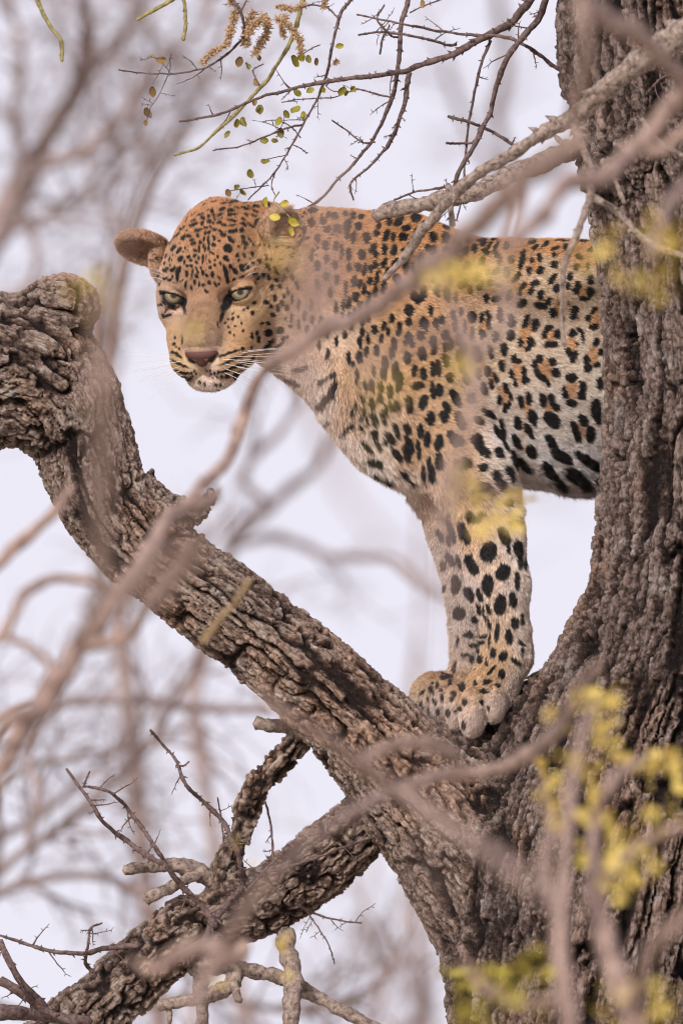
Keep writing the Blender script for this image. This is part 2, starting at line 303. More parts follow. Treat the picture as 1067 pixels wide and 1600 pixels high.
SPOTS = [
(240, 300, 8.89, [(650,350,45,14,75),(690,395,30,16,-80),(555,425,35,14,70),(770,375,25,20,0),(775,445,30,30,0),(850,410,22,20,0),(830,465,20,18,0),(925,345,55,20,60),(955,265,45,22,70),(820,300,35,30,0),(830,365,20,25,0),(985,180,40,12,80),(915,460,38,20,70),(975,493,40,18,-80),(685,467,25,25,0),(555,490,60,22,70),(630,560,55,20,72),(730,528,28,20,-80),(800,520,22,22,0),(850,555,30,18,-75),(720,600,25,22,0),(775,590,18,25,0),(620,640,28,26,20),(425,660,50,32,30),(500,640,35,20,80),(545,685,35,18,80),(565,740,42,28,70),(330,640,60,14,50),(410,545,45,15,55),(230,740,40,14,30),(290,800,50,18,35),(365,835,55,28,32),(380,950,45,32,35),(455,800,22,14,0),(590,835,30,18,-75),(660,725,28,22,0),(715,680,28,14,10),(770,670,30,14,0),(845,655,35,25,-15),(840,760,32,30,-60),(930,575,30,18,-60),(965,630,38,28,-45),(640,790,30,18,0),(645,840,20,18,0),(700,770,28,12,0),(720,820,30,14,0),(770,730,50,16,0),(770,800,35,14,0),(820,865,40,18,-60),(495,920,24,24,-30),(585,905,28,28,30),(530,965,18,16,0),(440,995,28,16,10),(645,935,25,20,0),(700,930,40,14,0),(605,995,28,20,-60),(700,1000,25,14,0),(790,985,25,14,-20),(860,975,20,18,0),(905,920,20,18,0),(855,1040,22,18,60),(795,1070,20,18,0),(940,1010,28,14,0),(1020,805,50,45,-45),(1010,935,38,32,-30),(285,1090,48,30,55),(175,1110,25,30,30),(205,1080,20,20,0),(370,1100,50,35,20),(345,1180,90,24,0),(485,1040,24,20,0),(535,1050,24,20,0),(470,1160,38,18,0),(545,1160,60,14,8),(605,1085,24,16,-10),(610,1190,34,24,-20),(625,1130,25,16,0),(680,1080,20,14,0),(700,1140,35,24,0),(760,1175,26,20,-20),(835,1165,45,20,-10),(915,1210,35,12,-30),(775,1280,32,22,-40),(865,1310,35,16,-35),(590,1280,35,20,0),(465,1310,45,14,5),(545,1350,30,16,0),(700,1305,25,16,-40),(650,1300,35,14,0),(1010,1160,130,30,-12),(185,1215,30,22,60),(245,1235,26,16,70),(280,1190,20,14,0),(90,1170,30,12,15),(100,1290,25,12,20),(190,910,30,12,20),(240,950,30,12,20),(165,1010,25,12,20),(150,900,40,10,10),(740,1395,30,16,-50),(910,1300,20,14,0)]),
(350, 300, 7.62, [(115,135,55,20,75),(265,120,55,18,70),(385,185,50,22,-75),(440,110,35,12,-85),(530,170,22,22,0),(240,210,40,12,-70),(370,250,32,16,-70),(360,300,35,16,-70),(400,358,32,18,80),(80,240,40,16,90),(60,290,25,20,0),(115,290,35,16,85),(260,290,35,14,-50),(220,350,35,20,-60),(95,360,55,16,-80),(100,425,45,14,90),(225,420,45,22,-60),(205,490,26,24,0),(90,500,24,36,0),(135,490,22,25,20),(320,430,50,18,-60),(375,400,20,14,0),(15,420,20,14,0),(5,545,20,20,0),(85,595,50,26,-40),(55,695,50,38,-45),(225,570,35,20,-40),(245,635,32,20,-40),(300,590,30,16,-30),(330,640,40,14,-30),(250,690,20,12,0),(30,805,35,24,-30),(55,830,20,16,0),(90,905,25,20,-50),(135,960,45,22,-35),(220,925,48,32,-30),(275,905,38,22,-30),(345,870,22,14,-40),(415,850,32,22,-35),(505,900,42,20,-25),(380,1020,55,28,-30),(460,1010,38,20,-10),(515,1030,42,20,-10),(600,1060,30,20,-15),(600,940,50,16,-30),(680,1070,25,12,0),(745,1190,25,16,0),(650,1140,30,20,-20),(550,1150,40,20,0),(35,1010,100,28,-8),(215,1030,30,14,80),(120,1060,30,14,45),(730,930,40,24,-20),(800,1020,44,22,-15),(860,1120,50,24,-10),(700,1010,30,16,-15),(160,770,24,18,0),(240,780,30,16,-30),(330,760,26,16,-30)]),
(240, 450, 8.89, [(230,235,100,20,-70),(110,250,20,30,0),(215,290,40,14,45),(175,330,25,14,0),(300,300,40,12,-50),(200,400,60,18,70),(145,390,25,16,0),(300,790,24,14,20),(325,830,16,16,0),(375,860,18,14,0),(335,925,30,24,-40),(385,965,40,14,-40),(310,700,20,10,0),(280,905,20,20,0),(380,1060,120,18,-65),(420,1180,95,18,-75),(440,1245,60,14,-75),(540,1190,14,14,0),(580,1155,12,10,0),(595,1190,12,10,0),(555,1225,12,12,0),(530,1250,12,12,0),(760,1160,12,10),(795,1150,12,10),(800,1195,13,13),(850,1190,16,15),(880,1235,14,14),(825,1245,13,12),(945,1230,16,15),(915,1180,30,14,80),(1020,1230,24,22,0),(1010,1165,80,16,80),(855,1330,30,16,-70),(920,1330,22,16,0),(660,1310,30,20,0),(720,1320,18,14),(890,1420,20,16,0),(410,740,50,7,0),(905,530,40,9,-20),(440,270,90,15,-12),(965,370,115,22,14),(1045,170,125,26,10)]),
(350, 450, 7.62, [(595,130,38,24,10),(690,110,30,22,-10),(670,190,34,20,-20),(740,240,36,32,0),(545,230,28,26,0),(625,250,45,22,-5),(565,325,28,28,0),(800,140,50,16,0),(745,50,40,18,-10),(790,360,45,16,0),(720,365,20,16,0),(515,425,28,20,60),(335,580,30,14,0),(390,550,30,16,0),(410,620,38,22,5),(515,535,48,46,30),(650,500,42,50,10),(780,450,18,25,0),(715,585,50,20,60),(650,665,60,20,55),(545,630,50,20,50),(490,700,60,20,45),(220,735,28,22,0),(330,720,16,16,0),(340,310,26,22,0),(490,185,26,34,0),(440,430,22,12,60),(355,190,24,22),(890,945,90,32,80),(810,1090,90,26,-70),(140,1050,46,46),(40,1060,20,24),(60,790,120,14,72),(100,870,150,15,68),(150,945,110,16,72),(110,385,22,12,0),(60,390,13,16),(170,360,16,12),(60,480,15,12),(70,540,14,12),(130,475,14,13),(215,430,18,14),(230,520,16,14),(130,570,14,10),(20,430,12,10),(230,270,16,14),(110,320,16,10,30),(280,250,18,14,20),(880,200,60,24,5),(950,330,50,22,5),(1030,200,60,22),(880,420,50,22),(980,480,40,22,10)]),
(480, 310, 6.67, [(210,175,30,24,-20),(275,190,36,30,-30),(380,165,28,26,0),(455,185,38,30,0),(540,195,28,28,0),(150,235,38,34,-20),(45,140,50,30,80),(30,260,45,40,0),(200,330,35,30,0),(275,320,36,22,-10),(315,325,42,20,-5),(400,285,60,40,20),(395,385,45,26,0),(510,300,38,38,0),(465,420,55,28,5),(600,420,55,38,0),(555,590,55,34,-10),(510,720,40,34,0),(730,290,30,26,20),(835,250,45,28,10),(935,250,60,40,35),(700,370,38,32,-10),(805,395,60,30,20),(880,405,45,26,5),(1015,320,50,30,75),(985,410,40,42,0),(670,520,50,30,40),(700,590,34,28,-10),(790,540,52,26,-5),(890,545,55,30,15),(985,570,40,20,0),(1040,510,30,12,10),(785,675,48,24,15),(905,680,50,30,30),(580,745,55,22,10),(650,730,38,24,0),(695,700,40,24,10),(815,775,50,30,20),(1015,700,80,28,0),(470,865,55,26,15),(530,890,40,26,10),(635,865,42,22,0),(705,835,70,22,15),(385,920,50,18,5),(390,1000,30,16,0),(580,955,52,24,10),(695,975,55,26,8),(780,925,65,28,8),(495,1025,42,26,15),(630,1030,50,20,0),(930,850,55,40,-30),(880,1010,40,20,0),(280,690,40,28,0),(345,560,70,18,0),(280,500,45,28,0),(40,590,60,22,10),(415,590,55,26),(100,420,45,26,5),(180,500,45,26),(100,700,50,26),(190,640,42,24),(420,720,45,24),(190,820,45,26,5),(300,850,45,22),(100,900,45,24),(230,980,50,20)]),
(630, 310, 6.67, [(107,210,55,55,0),(222,145,34,26,-60),(200,280,38,22,15),(430,285,42,42,0),(30,315,34,28,60),(120,385,60,38,20),(5,400,30,24,0),(290,410,55,42,-15),(240,525,38,26,-20),(420,420,55,42,-5),(45,510,25,16,0),(175,650,75,28,0),(90,730,45,18,-10),(15,700,90,22,0),(290,545,45,35,0),(720,525,50,34,0),(810,455,50,30,25),(790,430,45,14,80),(930,420,32,16,80),(860,505,70,22,45),(840,560,45,30,-60),(945,505,60,20,30),(620,545,45,28,0),(560,630,35,40,20),(955,590,40,30,0),(985,650,60,20,0),(945,760,50,30,50),(860,770,30,22,0),(745,815,48,34,30),(595,900,60,42,50),(670,950,45,24,0),(785,905,60,28,30),(880,880,34,34,0),(470,850,55,24,0),(430,990,70,34,0),(190,980,70,32,0),(965,910,25,35,0),(845,1040,50,28,0),(1045,770,60,32,0),(1060,490,40,26,0),(520,1030,45,20,0),(340,960,65,24),(100,1020,50,36,0),(330,700,55,34,10),(540,420,50,36,10),(560,520,40,26),(430,560,44,34),(440,700,55,32,10),(640,700,50,34,20),(300,830,55,30,5),(800,650,50,34,20),(640,420,34,26)]),
(780, 350, 6.67, [(60,225,45,30,10),(320,185,45,20,75),(355,238,38,24,45),(460,205,60,20,50),(640,160,75,16,88),(565,245,52,20,70),(680,235,32,34,0),(400,345,52,28,0),(315,375,32,26,30),(555,310,28,26,0),(555,415,44,44,0),(290,485,44,30,0),(410,475,48,34,20),(215,370,110,30,12),(155,550,70,32,35),(540,555,48,28,35),(510,600,30,30,0),(825,335,40,28,-70),(790,440,38,28,30),(905,430,40,24,0),(225,640,45,26,40),(190,700,40,24,0),(350,610,50,28,70),(310,690,50,30,20),(585,665,45,46,40),(935,575,56,38,0),(800,640,50,30,0),(780,695,40,30,-30),(930,700,50,42,0),(870,765,60,26,90),(410,740,55,34,0),(210,825,65,40,60),(80,740,60,34,10),(50,510,45,35),(490,800,45,34,40),(410,850,70,34,-70),(545,925,52,42,0),(615,815,24,20,0),(640,985,36,18,0),(765,890,50,44,0),(760,960,30,34,0),(970,890,45,30,40),(910,970,45,32,20),(270,990,50,30,15),(240,1040,35,26,20),(360,1030,50,38,0),(110,1000,65,38,-20),(710,815,20,14,0),(95,375,45,35,0),(880,160,50,22,80),(960,250,40,26,60),(720,540,46,30,10),(700,640,36,30)]),
(780, 500, 6.67, [(100,30,50,40),(260,20,50,34,20),(240,55,30,26),(345,55,70,38,5),(95,160,60,40,0),(25,300,70,38,0),(200,230,55,24,0),(310,230,60,36,-5),(270,295,34,28,30),(490,80,50,34,60),(450,150,44,30,20),(585,145,55,36,-5),(520,250,80,34,85),(470,245,35,25),(745,130,45,40,60),(820,100,40,20,-60),(855,170,60,18,0),(795,245,25,18),(700,325,50,30,-20),(765,360,50,36,0),(745,410,34,32,90),(970,70,52,30,-80),(990,225,50,38,20),(1050,330,36,42),(130,405,50,30,0),(175,425,30,38,0),(105,560,52,26,-8),(145,650,48,24,-15),(235,530,58,32,0),(250,625,44,46,0),(400,395,45,38,15),(355,450,50,34,10),(375,545,50,34,-20),(430,600,55,34,-55),(485,645,45,28,-35),(530,430,52,36,-10),(565,550,52,42,-20),(890,400,55,34,-5),(905,495,45,48,-30),(1005,455,46,32,90),(735,595,62,45,90),(850,690,60,40,-10),(845,780,52,48,0),(665,755,70,34,-15),(740,860,60,38,-75),(1040,650,70,42,0),(15,480,55,20,0),(40,710,55,26,-20),(90,790,50,20,-10),(75,880,40,24),(40,900,40,26,-20),(205,850,75,30,-15),(285,810,65,34,-12),(335,1000,80,45,-20),(435,830,75,38,-12),(525,830,65,36,-12),(570,900,50,36,-50),(480,1010,60,40,-20),(570,1030,50,40,-20),(1000,930,110,60,-10),(170,1040,40,34),(860,1040,50,44,-30)]),
(780, 640, 6.67, [(175,140,75,38,-15),(290,220,90,38,-28),(330,90,80,45,-20),(540,110,100,60,-35),(15,180,90,25,-15),(20,270,60,30),(165,330,85,36,-25),(315,430,75,56,-25),(530,350,115,46,-30),(610,470,115,56,-60),(700,520,45,38),(780,220,120,40,-20),(860,110,70,42,-30),(940,250,92,50,-5),(1000,50,110,50,-20),(910,530,180,56,-55),(130,510,100,42,-15),(230,570,100,36,-45),(70,660,85,45,-15),(490,620,105,58,-35),(590,730,90,48,-50),(790,700,160,66,-50),(990,720,60,26,-60),(0,780,60,22),(5,460,45,18)]),
(630, 460, 6.67, [(150,50,55,40,60),(80,20,30,20),(440,20,55,28,0),(845,50,45,26,0),(945,50,50,34,70),(50,170,56,44),(45,285,42,38),(185,300,55,42,15),(225,350,42,20,0),(325,310,58,30,-10),(385,265,44,32,-5),(165,430,50,44,0),(40,440,50,38,20),(70,510,45,26,-5),(10,495,35,20),(415,425,48,42),(290,490,55,32,10),(300,575,58,28,15),(170,615,65,42,5),(200,655,30,30),(30,665,65,40,0),(420,550,50,32,0),(475,520,60,26,0),(425,695,70,34,-10),(95,805,60,26,5),(190,835,65,32,-5),(290,780,70,30,0),(345,770,75,24,-5),(130,950,64,38,88),(285,980,65,26,-5),(355,1000,66,36,0),(500,1040,60,36,-40),(460,870,50,40),(690,240,60,42,-10),(795,245,50,24,0),(870,290,80,28,5),(845,190,36,22),(620,340,65,18,-3),(690,410,60,26,0),(800,420,50,40,-10),(990,220,80,34,0),(940,440,55,36,5),(745,620,85,46,-10),(890,600,75,32,-8),(1020,570,75,38,-8),(1000,745,60,34,-10),(855,800,60,38,-15),(760,830,60,30,-10),(940,870,58,24,-12),(895,935,55,26,-20),(820,980,70,36,-15),(1045,975,50,28,-12),(580,180,40,25),(270,180,50,25),(500,230,60,25,-15),(520,330,60,26,-10),(560,470,60,34,-5),(610,560,60,34,-5),(560,640,60,36,-8),(590,760,64,36,-8),(640,880,64,38,-8)]),
(630, 610, 6.67, [(190,120,75,45,20),(40,140,85,40,-5),(265,290,70,42,0),(430,175,60,34,-25),(405,270,65,46,-15),(530,90,90,42,-30),(680,80,60,44),(570,310,100,46,-20),(760,310,60,36,-60),(870,240,92,34,-60),(295,30,55,28),(980,95,55,26,-5),(1040,180,50,30),(165,420,70,34,-5),(235,500,75,32,0),(25,400,38,32),(45,560,85,32,-15),(25,620,76,36,-10),(145,600,85,24,-10),(355,540,80,42,8),(470,450,45,36,-30),(520,520,66,56,-20),(575,530,48,34),(750,530,90,62,-20),(820,640,72,48,-45),(965,430,92,34,-28),(965,645,60,44,-15),(360,730,80,44,-5),(255,740,60,24,-8),(290,840,80,32,-12),(210,850,85,22,-10),(590,760,90,56,80),(795,795,50,42,85),(930,890,75,48,-12),(980,980,70,46,-20),(1055,850,80,28,-5),(790,1020,110,76,90),(1040,560,76,22,-25)]),
(480, 460, 6.67, [(690,365,44,32),(620,460,50,18,0),(540,500,62,20,0),(605,590,50,22),(535,650,55,36,-10),(470,715,30,16),(430,660,56,18),(895,515,60,32,-5),(870,610,60,28),(800,710,66,34,-5),(785,820,56,34,-10),(685,790,46,20),(905,800,90,32,5),(945,910,90,32,10),(655,930,55,30,-3),(755,955,50,24,-10),(845,1000,62,30,-3),(595,940,50,18,-10),(510,840,65,18),(945,360,60,32,5),(370,110,50,18,3),(425,90,55,22,15),(495,40,45,25,10),(540,140,60,28,8),(475,185,40,20,5),(420,230,42,22),(355,225,40,20),(620,90,55,22,8),(710,110,30,24),(790,80,35,28),(210,610,50,22),(250,830,45,22,70),(150,890,50,22,60),(265,960,80,34,20),(220,1030,70,34,60),(290,140,50,18),(45,260,40,20),(140,290,60,20),(200,400,44,18),(300,480,44,18),(380,420,40,20),(450,330,40,22),(560,290,44,22),(620,240,40,22),(560,390,40,20),(780,330,44,26),(760,460,48,24),(860,250,44,28),(830,400,40,22),(710,580,54,26),(80,380,44,18),(120,520,44,18)]),
(480, 610, 6.67, [(210,55,90,30,55),(120,140,34,36),(655,105,62,36,-5),(740,60,50,27,-8),(845,20,45,28),(560,60,46,18,-18),(500,120,36,12),(575,190,58,18,-20),(540,250,34,20,-10),(670,265,72,29,-12),(765,250,60,27,-10),(800,180,50,27,-12),(860,145,55,26,-25),(915,135,55,23,-18),(450,325,42,26,65),(390,378,24,23),(340,415,18,18),(455,190,32,18),(200,290,30,14,45),(155,330,36,14),(550,360,26,20),(605,300,28,14),(685,430,55,30,-20),(835,470,85,32,-35),(785,500,34,16,-35),(905,400,78,28,-20),(1020,385,60,36,-30),(715,540,50,22,-35),(600,540,75,30,-35),(905,640,85,32,-38),(1015,630,88,34,-18),(1045,530,90,32,-25),(690,710,80,40,-60),(800,895,58,18,-65),(970,840,50,26,-40),(1040,910,50,18,-50),(700,850,46,14,-55)]),
(660, 760, 5.93, [(540,50,100,52,85),(700,10,34,30),(430,265,66,38,-20),(510,270,68,38,20),(265,400,100,30,-15),(380,420,108,42,-20),(165,445,58,24,-30),(240,490,50,16,-10),(245,225,24,18),(745,445,88,46,-25),(785,565,40,18,-5),(605,590,92,70,20),(875,560,75,40,-5),(890,690,60,24,0),(850,325,58,28,90),(760,130,38,32),(255,665,70,32,-30),(335,680,65,22,-12),(195,720,45,28),(455,710,100,46,-28),(740,780,76,62,10),(600,890,88,50,5),(865,860,78,22,-5),(310,900,82,40,0),(430,980,68,42,-20),(525,985,58,24,-15),(210,930,28,14),(935,700,45,12)]),
(680, 920, 6.67, [(670,145,105,56,5),(800,90,80,40,-5),(555,10,45,25),(460,50,60,26,-18),(550,185,52,22,-15),(815,340,58,40,-10),(560,340,55,14,-15),(640,430,85,26,2),(760,490,72,33,-8),(600,655,48,27,0),(700,680,50,40,10),(880,550,34,17,-50),(835,740,58,17,-60),(585,830,50,17,45),(690,870,44,32),(540,955,42,28,70),(650,990,26,24),(420,965,28,20),(285,1015,46,40),(255,240,70,60),(415,310,40,42),(345,470,46,32,90),(490,475,45,20,80),(470,545,45,20,80),(390,580,40,20,80),(455,640,42,20),(310,685,38,20,75),(470,710,42,22),(380,720,38,22),(205,810,58,16,5),(120,915,60,24,80),(155,975,26,17),(25,1005,26,15),(450,190,52,20,-20),(235,550,42,16,10),(510,250,56,10,-15),(565,520,56,8,3),(535,740,36,10),(350,40,60,38),(500,1055,45,18,90),(890,300,56,16),(890,640,38,14)]),
(630, 1020, 5.335, [(235,300,20,17),(285,270,20,12),(265,330,14,12),(205,375,13,12),(265,395,28,12,-20),(325,370,25,13,-10),(160,330,20,9,40),(320,310,11,8),(245,255,10,8),(155,440,34,11),(290,480,26,20),(230,545,56,26,85),(425,335,20,16),(405,375,20,16),(375,485,30,16,-10),(640,400,20,15,-30),(705,440,14,10),(475,445,18,14),(440,480,14,10),(500,580,32,14,5),(515,395,26,17)]),
]
ORANGE = [
(780, 350, 6.67, [(860,700,70,60),(590,880,90,36,-10),(1000,960,100,50,20),(560,250,90,50,70),(340,430,70,50),(250,660,60,40,20),(410,800,50,36),(840,400,50,44),(130,620,60,40),(470,230,60,40,60)]),
(780, 500, 6.67, [(235,160,130,46,5),(505,170,95,52),(735,250,95,54),(960,360,100,52,0),(165,530,115,38,-5),(455,515,115,70,-10),(740,720,110,58),(35,810,80,36,-5),(270,910,85,34,-15),(500,930,75,46,-10),(980,30,60,50),(280,80,90,36)]),
(780, 640, 6.67, [(850,205,85,34,-18),(230,400,34,26),(235,190,60,16)]),
(630, 460, 6.67, [(810,330,80,36),(650,330,70,36),(900,870,70,30,-20),(1010,1000,50,40),(430,480,60,50),(790,740,60,34)]),
(480, 460, 6.67, [(860,560,80,50)]),
]
# ------------------------------------------------------------------ the leopard
# pixel frame: x right, y away from the camera, z up (= -pixel y)
TS = [  # x, top, bottom, depth, half width
    (395, 352, 560, 56, 64), (440, 338, 590, 56, 80), (480, 325, 622, 50, 94), (520, 325, 675, 42, 104), (560, 329, 722, 40, 108), (600, 331, 748, 42, 112),
    (640, 331, 764, 44, 116), (700, 354, 780, 52, 122), (750, 371, 764, 68, 122), (800, 372, 755, 90, 122), (850, 372, 759, 112, 124), (900, 373, 767, 138, 128),
    (950, 374, 767, 165, 132), (1000, 376, 765, 190, 134), (1100, 376, 728, 245, 130), (1200, 368, 690, 300, 120), (1300, 362, 670, 352, 112), (1380, 380, 660, 392, 98), (1430, 420, 620, 415, 64)]
_ts, _ = smooth_path([(a, b, c) for a, b, c, d, e in TS], [1, 1], 8); _t2, _ = smooth_path([(a, d, e) for a, b, c, d, e in TS], [1, 1], 8)
def torso(p):
    x = np.clip(p[:, 0], 395, 1430); ex = p[:, 0] - x
    top = -np.interp(x, _ts[:, 0], _ts[:, 1]); bot = -np.interp(x, _ts[:, 0], _ts[:, 2])
    yc = np.interp(x, _t2[:, 0], _t2[:, 1]); w_ = np.interp(x, _t2[:, 0], _t2[:, 2]); h_ = (top - bot) / 2; zc = (top + bot) / 2
    k_ = ((np.abs(p[:, 2] - zc) / h_) ** 2.25 + (np.abs(p[:, 1] - yc) / w_) ** 2.25 + (np.abs(ex) / 55) ** 2.25 + 1e-9) ** (1 / 2.25)
    return (k_ - 1) * np.minimum(h_, w_) * .8
HO = np.array([322., -70, -462.]); _ph, _th, _ro = map(math.radians, (21, 14, -2.6))
Rx = np.array([[1, 0, 0], [0, -math.cos(_ph), -math.sin(_ph)], [0, -math.sin(_ph), math.cos(_ph)]])   # rows: l, f, u before yaw
_yw = np.array([[math.cos(_th), math.sin(_th), 0], [-math.sin(_th), math.cos(_th), 0], [0, 0, 1]])
def _yaw(v): return np.array([v[0] * math.cos(_th) + v[1] * math.sin(_th), -v[0] * math.sin(_th) + v[1] * math.cos(_th), v[2]])
def _roll(v): return np.array([v[0] * math.cos(_ro) + v[2] * math.sin(_ro), v[1], -v[0] * math.sin(_ro) + v[2] * math.cos(_ro)])
HM = np.array([_roll(_yaw(r)) for r in Rx])
def toh(p): return (p - HO) @ HM.T
def fromh(q): return np.asarray(q, float) @ HM + HO
EYE = 53.5
def head(p):
    q = toh(p); m = np.abs(q[:, 0]); qa = q.copy(); qa[:, 0] = m                  # symmetric
    tp = 1 + .30 * np.clip(qa[:, 2:3] / 90, 0, 1.2); qt = np.concatenate([qa[:, :1] * tp, qa[:, 1:]], 1)
    f = ell(qt, (0, -112, 20), (88, 108, 91))
    f = smin(f, ell(qt, (26, -40, 34), (52, 52, 52)), 34)
    f = smin(f, ell(qa, (54, -100, -44), (48, 62, 60)), 34)                       # cheek ruff
    f = smin(f, ell(qa, (50, -36, -38), (34, 38, 30)), 26)                        # cheekbone
    f = smin(f, cone(qa, (0, -16, 12), (0, 58, -54), 30, 20), 24)                 # nose bridge
    f = smin(f, cone(qa, (12, -10, 4), (12, 55, -58), 20, 16), 14)
    f = smin(f, ell(qa, (40, -2, -64), (28, 40, 34)), 22); f = smin(f, ell(qa, (27, 38, -90), (31, 40, 29)), 12)                         # whisker pads
    f = smin(f, ell(qa, (31, 4, -84), (31, 42, 36)), 20)
    f = smin(f, ell(qa, (0, 26, -122), (39, 42, 23)), 7)                          # chin
    f = smin(f, ell(qa, (18, -30, -98), (48, 66, 38)), 18)                        # jaw
    f = smin(f, cone(qa, (26, -4, 25), (66, -26, 26), 13, 11), 14)                # brow
    f = smax(f, -ell(qa, (50, 13, -3), (27, 15, 15)), 10)                         # eye hollow
    f = smin(f, ell(qa, (EYE, -13.5, 0), (22.8, 22.8, 22.8)), 5)                  # lids
    # almond opening, outer corner raised
    a = math.radians(17); x = (qa[:, 0] - EYE) * math.cos(a) + qa[:, 2] * math.sin(a); z = -(qa[:, 0] - EYE) * math.sin(a) + qa[:, 2] * math.cos(a) + .5
    up = np.sqrt(x ** 2 + (z + 18.0) ** 2) - 24.8; lo = np.sqrt(x ** 2 + (z - 10.5) ** 2) - 20.1
    al = np.maximum(np.maximum(up, lo), -(qa[:, 1] + 12)); al = np.maximum(al, ell(qa, (EYE, -13.5, 0), (40, 40, 40)))
    f = smax(f, -al, 2.0)
    # nose leather, nostrils, philtrum and mouth line
    f = smin(f, ell(qa, (0, 71, -71), (25, 15, 11)), 5); f = smin(f, ell(qa, (0, 71, -80), (10, 13, 12)), 4)
    f = smax(f, -cone(qa, (12, 92, -83), (20, 84, -78), 5.0, 4.0), 2.5)           # nostril and its slit
    f = smax(f, -cone(qa, (20, 84, -78), (26.5, 66, -72), 3.6, 1.8), 2)
    f = smax(f, -cone(qa, (0, 85, -91), (0, 78, -106), 2.6, 3.2), 3)
    f = smax(f, -cone(qa, (0, 76, -108), (20, 70, -115), 3.0, 3.2), 3); f = smax(f, -cone(qa, (20, 70, -115), (44, 42, -115), 3.2, 3.4), 3)
    f = smax(f, -cone(qa, (44, 42, -115), (60, 4, -106), 3.4, 3.8), 4)
    return f
# ears in head coordinates: (centre, axis up the ear, facing, half width)
def ear(p, c, up, face, ln, wd, th):
    c = np.asarray(c, float); up = np.array(up, float); up /= np.linalg.norm(up); face = np.array(face, float); face -= up * (face @ up); face /= np.linalg.norm(face)
    sd_ = np.cross(up, face); q = p - c; a = q @ up; b = q @ sd_; g = q @ face
    q2 = np.stack([b, a, g], -1); o = ell(q2, (0, 0, 0), (wd, ln, th)); i = ell(q2, (0, 2, th * .62), (wd * .86, ln * .9, th * 1.0))
    return smax(o, -i, 5)
EARS = [((226, 36, -387), (-1, .05, .26), (-.05, -.66, -.9), 46, 37, 18),
        ((440, -24, -360), (.16, .12, 1), (.66, -.74, .10), 35, 40, 23)]
def legs(p):
    X = lambda x, y, d: (x, d, -y)
    f = ell(p, X(668, 500, -18), (74, 62, 150))                                   # shoulder blade
    f = smin(f, cone(p, X(650, 600, -26), X(738, 735, -16), 64, 59), 36)
    f = smin(f, cone(p, X(738, 735, -10), X(764, 835, -10), 60, 51), 26)
    f = smin(f, cone(p, X(764, 835, -10), X(780, 915, -16), 51, 44), 20); f = smin(f, cone(p, X(780, 915, -16), X(791, 990, -18), 44, 34), 16)
    f = smin(f, cone(p, X(791, 990, -18), X(793, 1020, -18), 34, 33), 12)
    f = smin(f, ell(p, X(800, 1030, -8), (26, 30, 22)), 10)                       # carpal pad side
    f = smin(f, cone(p, X(790, 1025, -18), X(764, 1085, -26), 35, 40), 16)
    g = cone(p, X(690, 740, 86), X(706, 830, 92), 54, 36)                         # far leg
    g = smin(g, cone(p, X(706, 830, 92), X(728, 935, 88), 36, 27), 16)
    g = smin(g, cone(p, X(728, 935, 88), X(729, 1040, 80), 27, 26), 14)
    g = smin(g, ell(p, X(684, 1086, 60), (40, 36, 35)), 10); g = smin(g, ell(p, X(722, 1075, 76), (34, 34, 36)), 12)
    return f, g
def toes(p):
    X = lambda x, y, d: (x, d, -y)
    f = ell(p, X(712, 1104, -36), (17, 26, 34)); f = smin(f, ell(p, X(738, 1112, -62), (22, 28, 39)), 2.2)
    f = smin(f, ell(p, X(770, 1098, -60), (18, 26, 32)), 2.2)
    g = ell(p, X(664, 1092, 44), (22, 26, 27)); g = smin(g, ell(p, X(690, 1102, 30), (18, 26, 30)), 2.5); g = smin(g, ell(p, X(650, 1104, 62), (13, 22, 18)), 3)
    return f, g
def hind(p):
    X = lambda x, y, d: (x, d, -y); f = None
    for d in (330, 440):
        o = (d - 330) * .35
        g = cone(p, X(1340 + o, 560, d), X(1290 + o, 760, d - 10), 92, 60)
        g = smin(g, cone(p, X(1290 + o, 760, d - 10), X(1395 + o, 905, d), 52, 30), 24)
        g = smin(g, cone(p, X(1395 + o, 905, d), X(1350 + o, 1060, d - 5), 29, 27), 14)
        g = smin(g, ell(p, X(1325 + o, 1078, d - 15), (46, 38, 24)), 12)
        f = g if f is None else np.minimum(f, g)
    pts = [X(1420, 440, 415), X(1520, 560, 450), X(1560, 760, 470), X(1550, 940, 480), X(1600, 1060, 490)]
    for a, b, ra, rb in zip(pts, pts[1:], (30, 25, 22, 21), (25, 22, 21, 18)): f = smin(f, cone(p, a, b, ra, rb), 14)
    return f
def leopard_sdf(p):
    f = torso(p)
    m = (p[:, 0] > 560) & (p[:, 0] < 900)
    if m.any():
        a, b = legs(p[m]); g = np.minimum(smin(f[m], a, 20), smin(f[m], b, 26))
        f[m] = np.minimum(g, 1e9)
    m = (p[:, 0] > 560) & (p[:, 0] < 900) & (p[:, 2] < -990)
    if m.any():
        tn, tf = toes(p[m]); f[m] = smin(f[m], tn, 6); f[m] = smin(f[m], tf, 6)
    m = p[:, 0] > 1080
    if m.any(): f[m] = smin(f[m], hind(p[m]), 40)
    m = (p[:, 0] < 640) & (p[:, 2] > -720)
    if m.any():
        q = p[m]; g = head(q); e = smin(f[m], g, 26)
        # fold behind the cheek stays readable; ears join the skull
        for c in EARS: e = smin(e, ear(q, *c), 9)
        e = smin(e, ell(q, (251, 32, -408), (17, 22, 30)), 10); e = smin(e, ell(q, (412, 34, -398), (62, 62, 82)), 22); e = smin(e, ell(q, (430, -22, -405), (34, 34, 26)), 16)
        f[m] = e
    return f

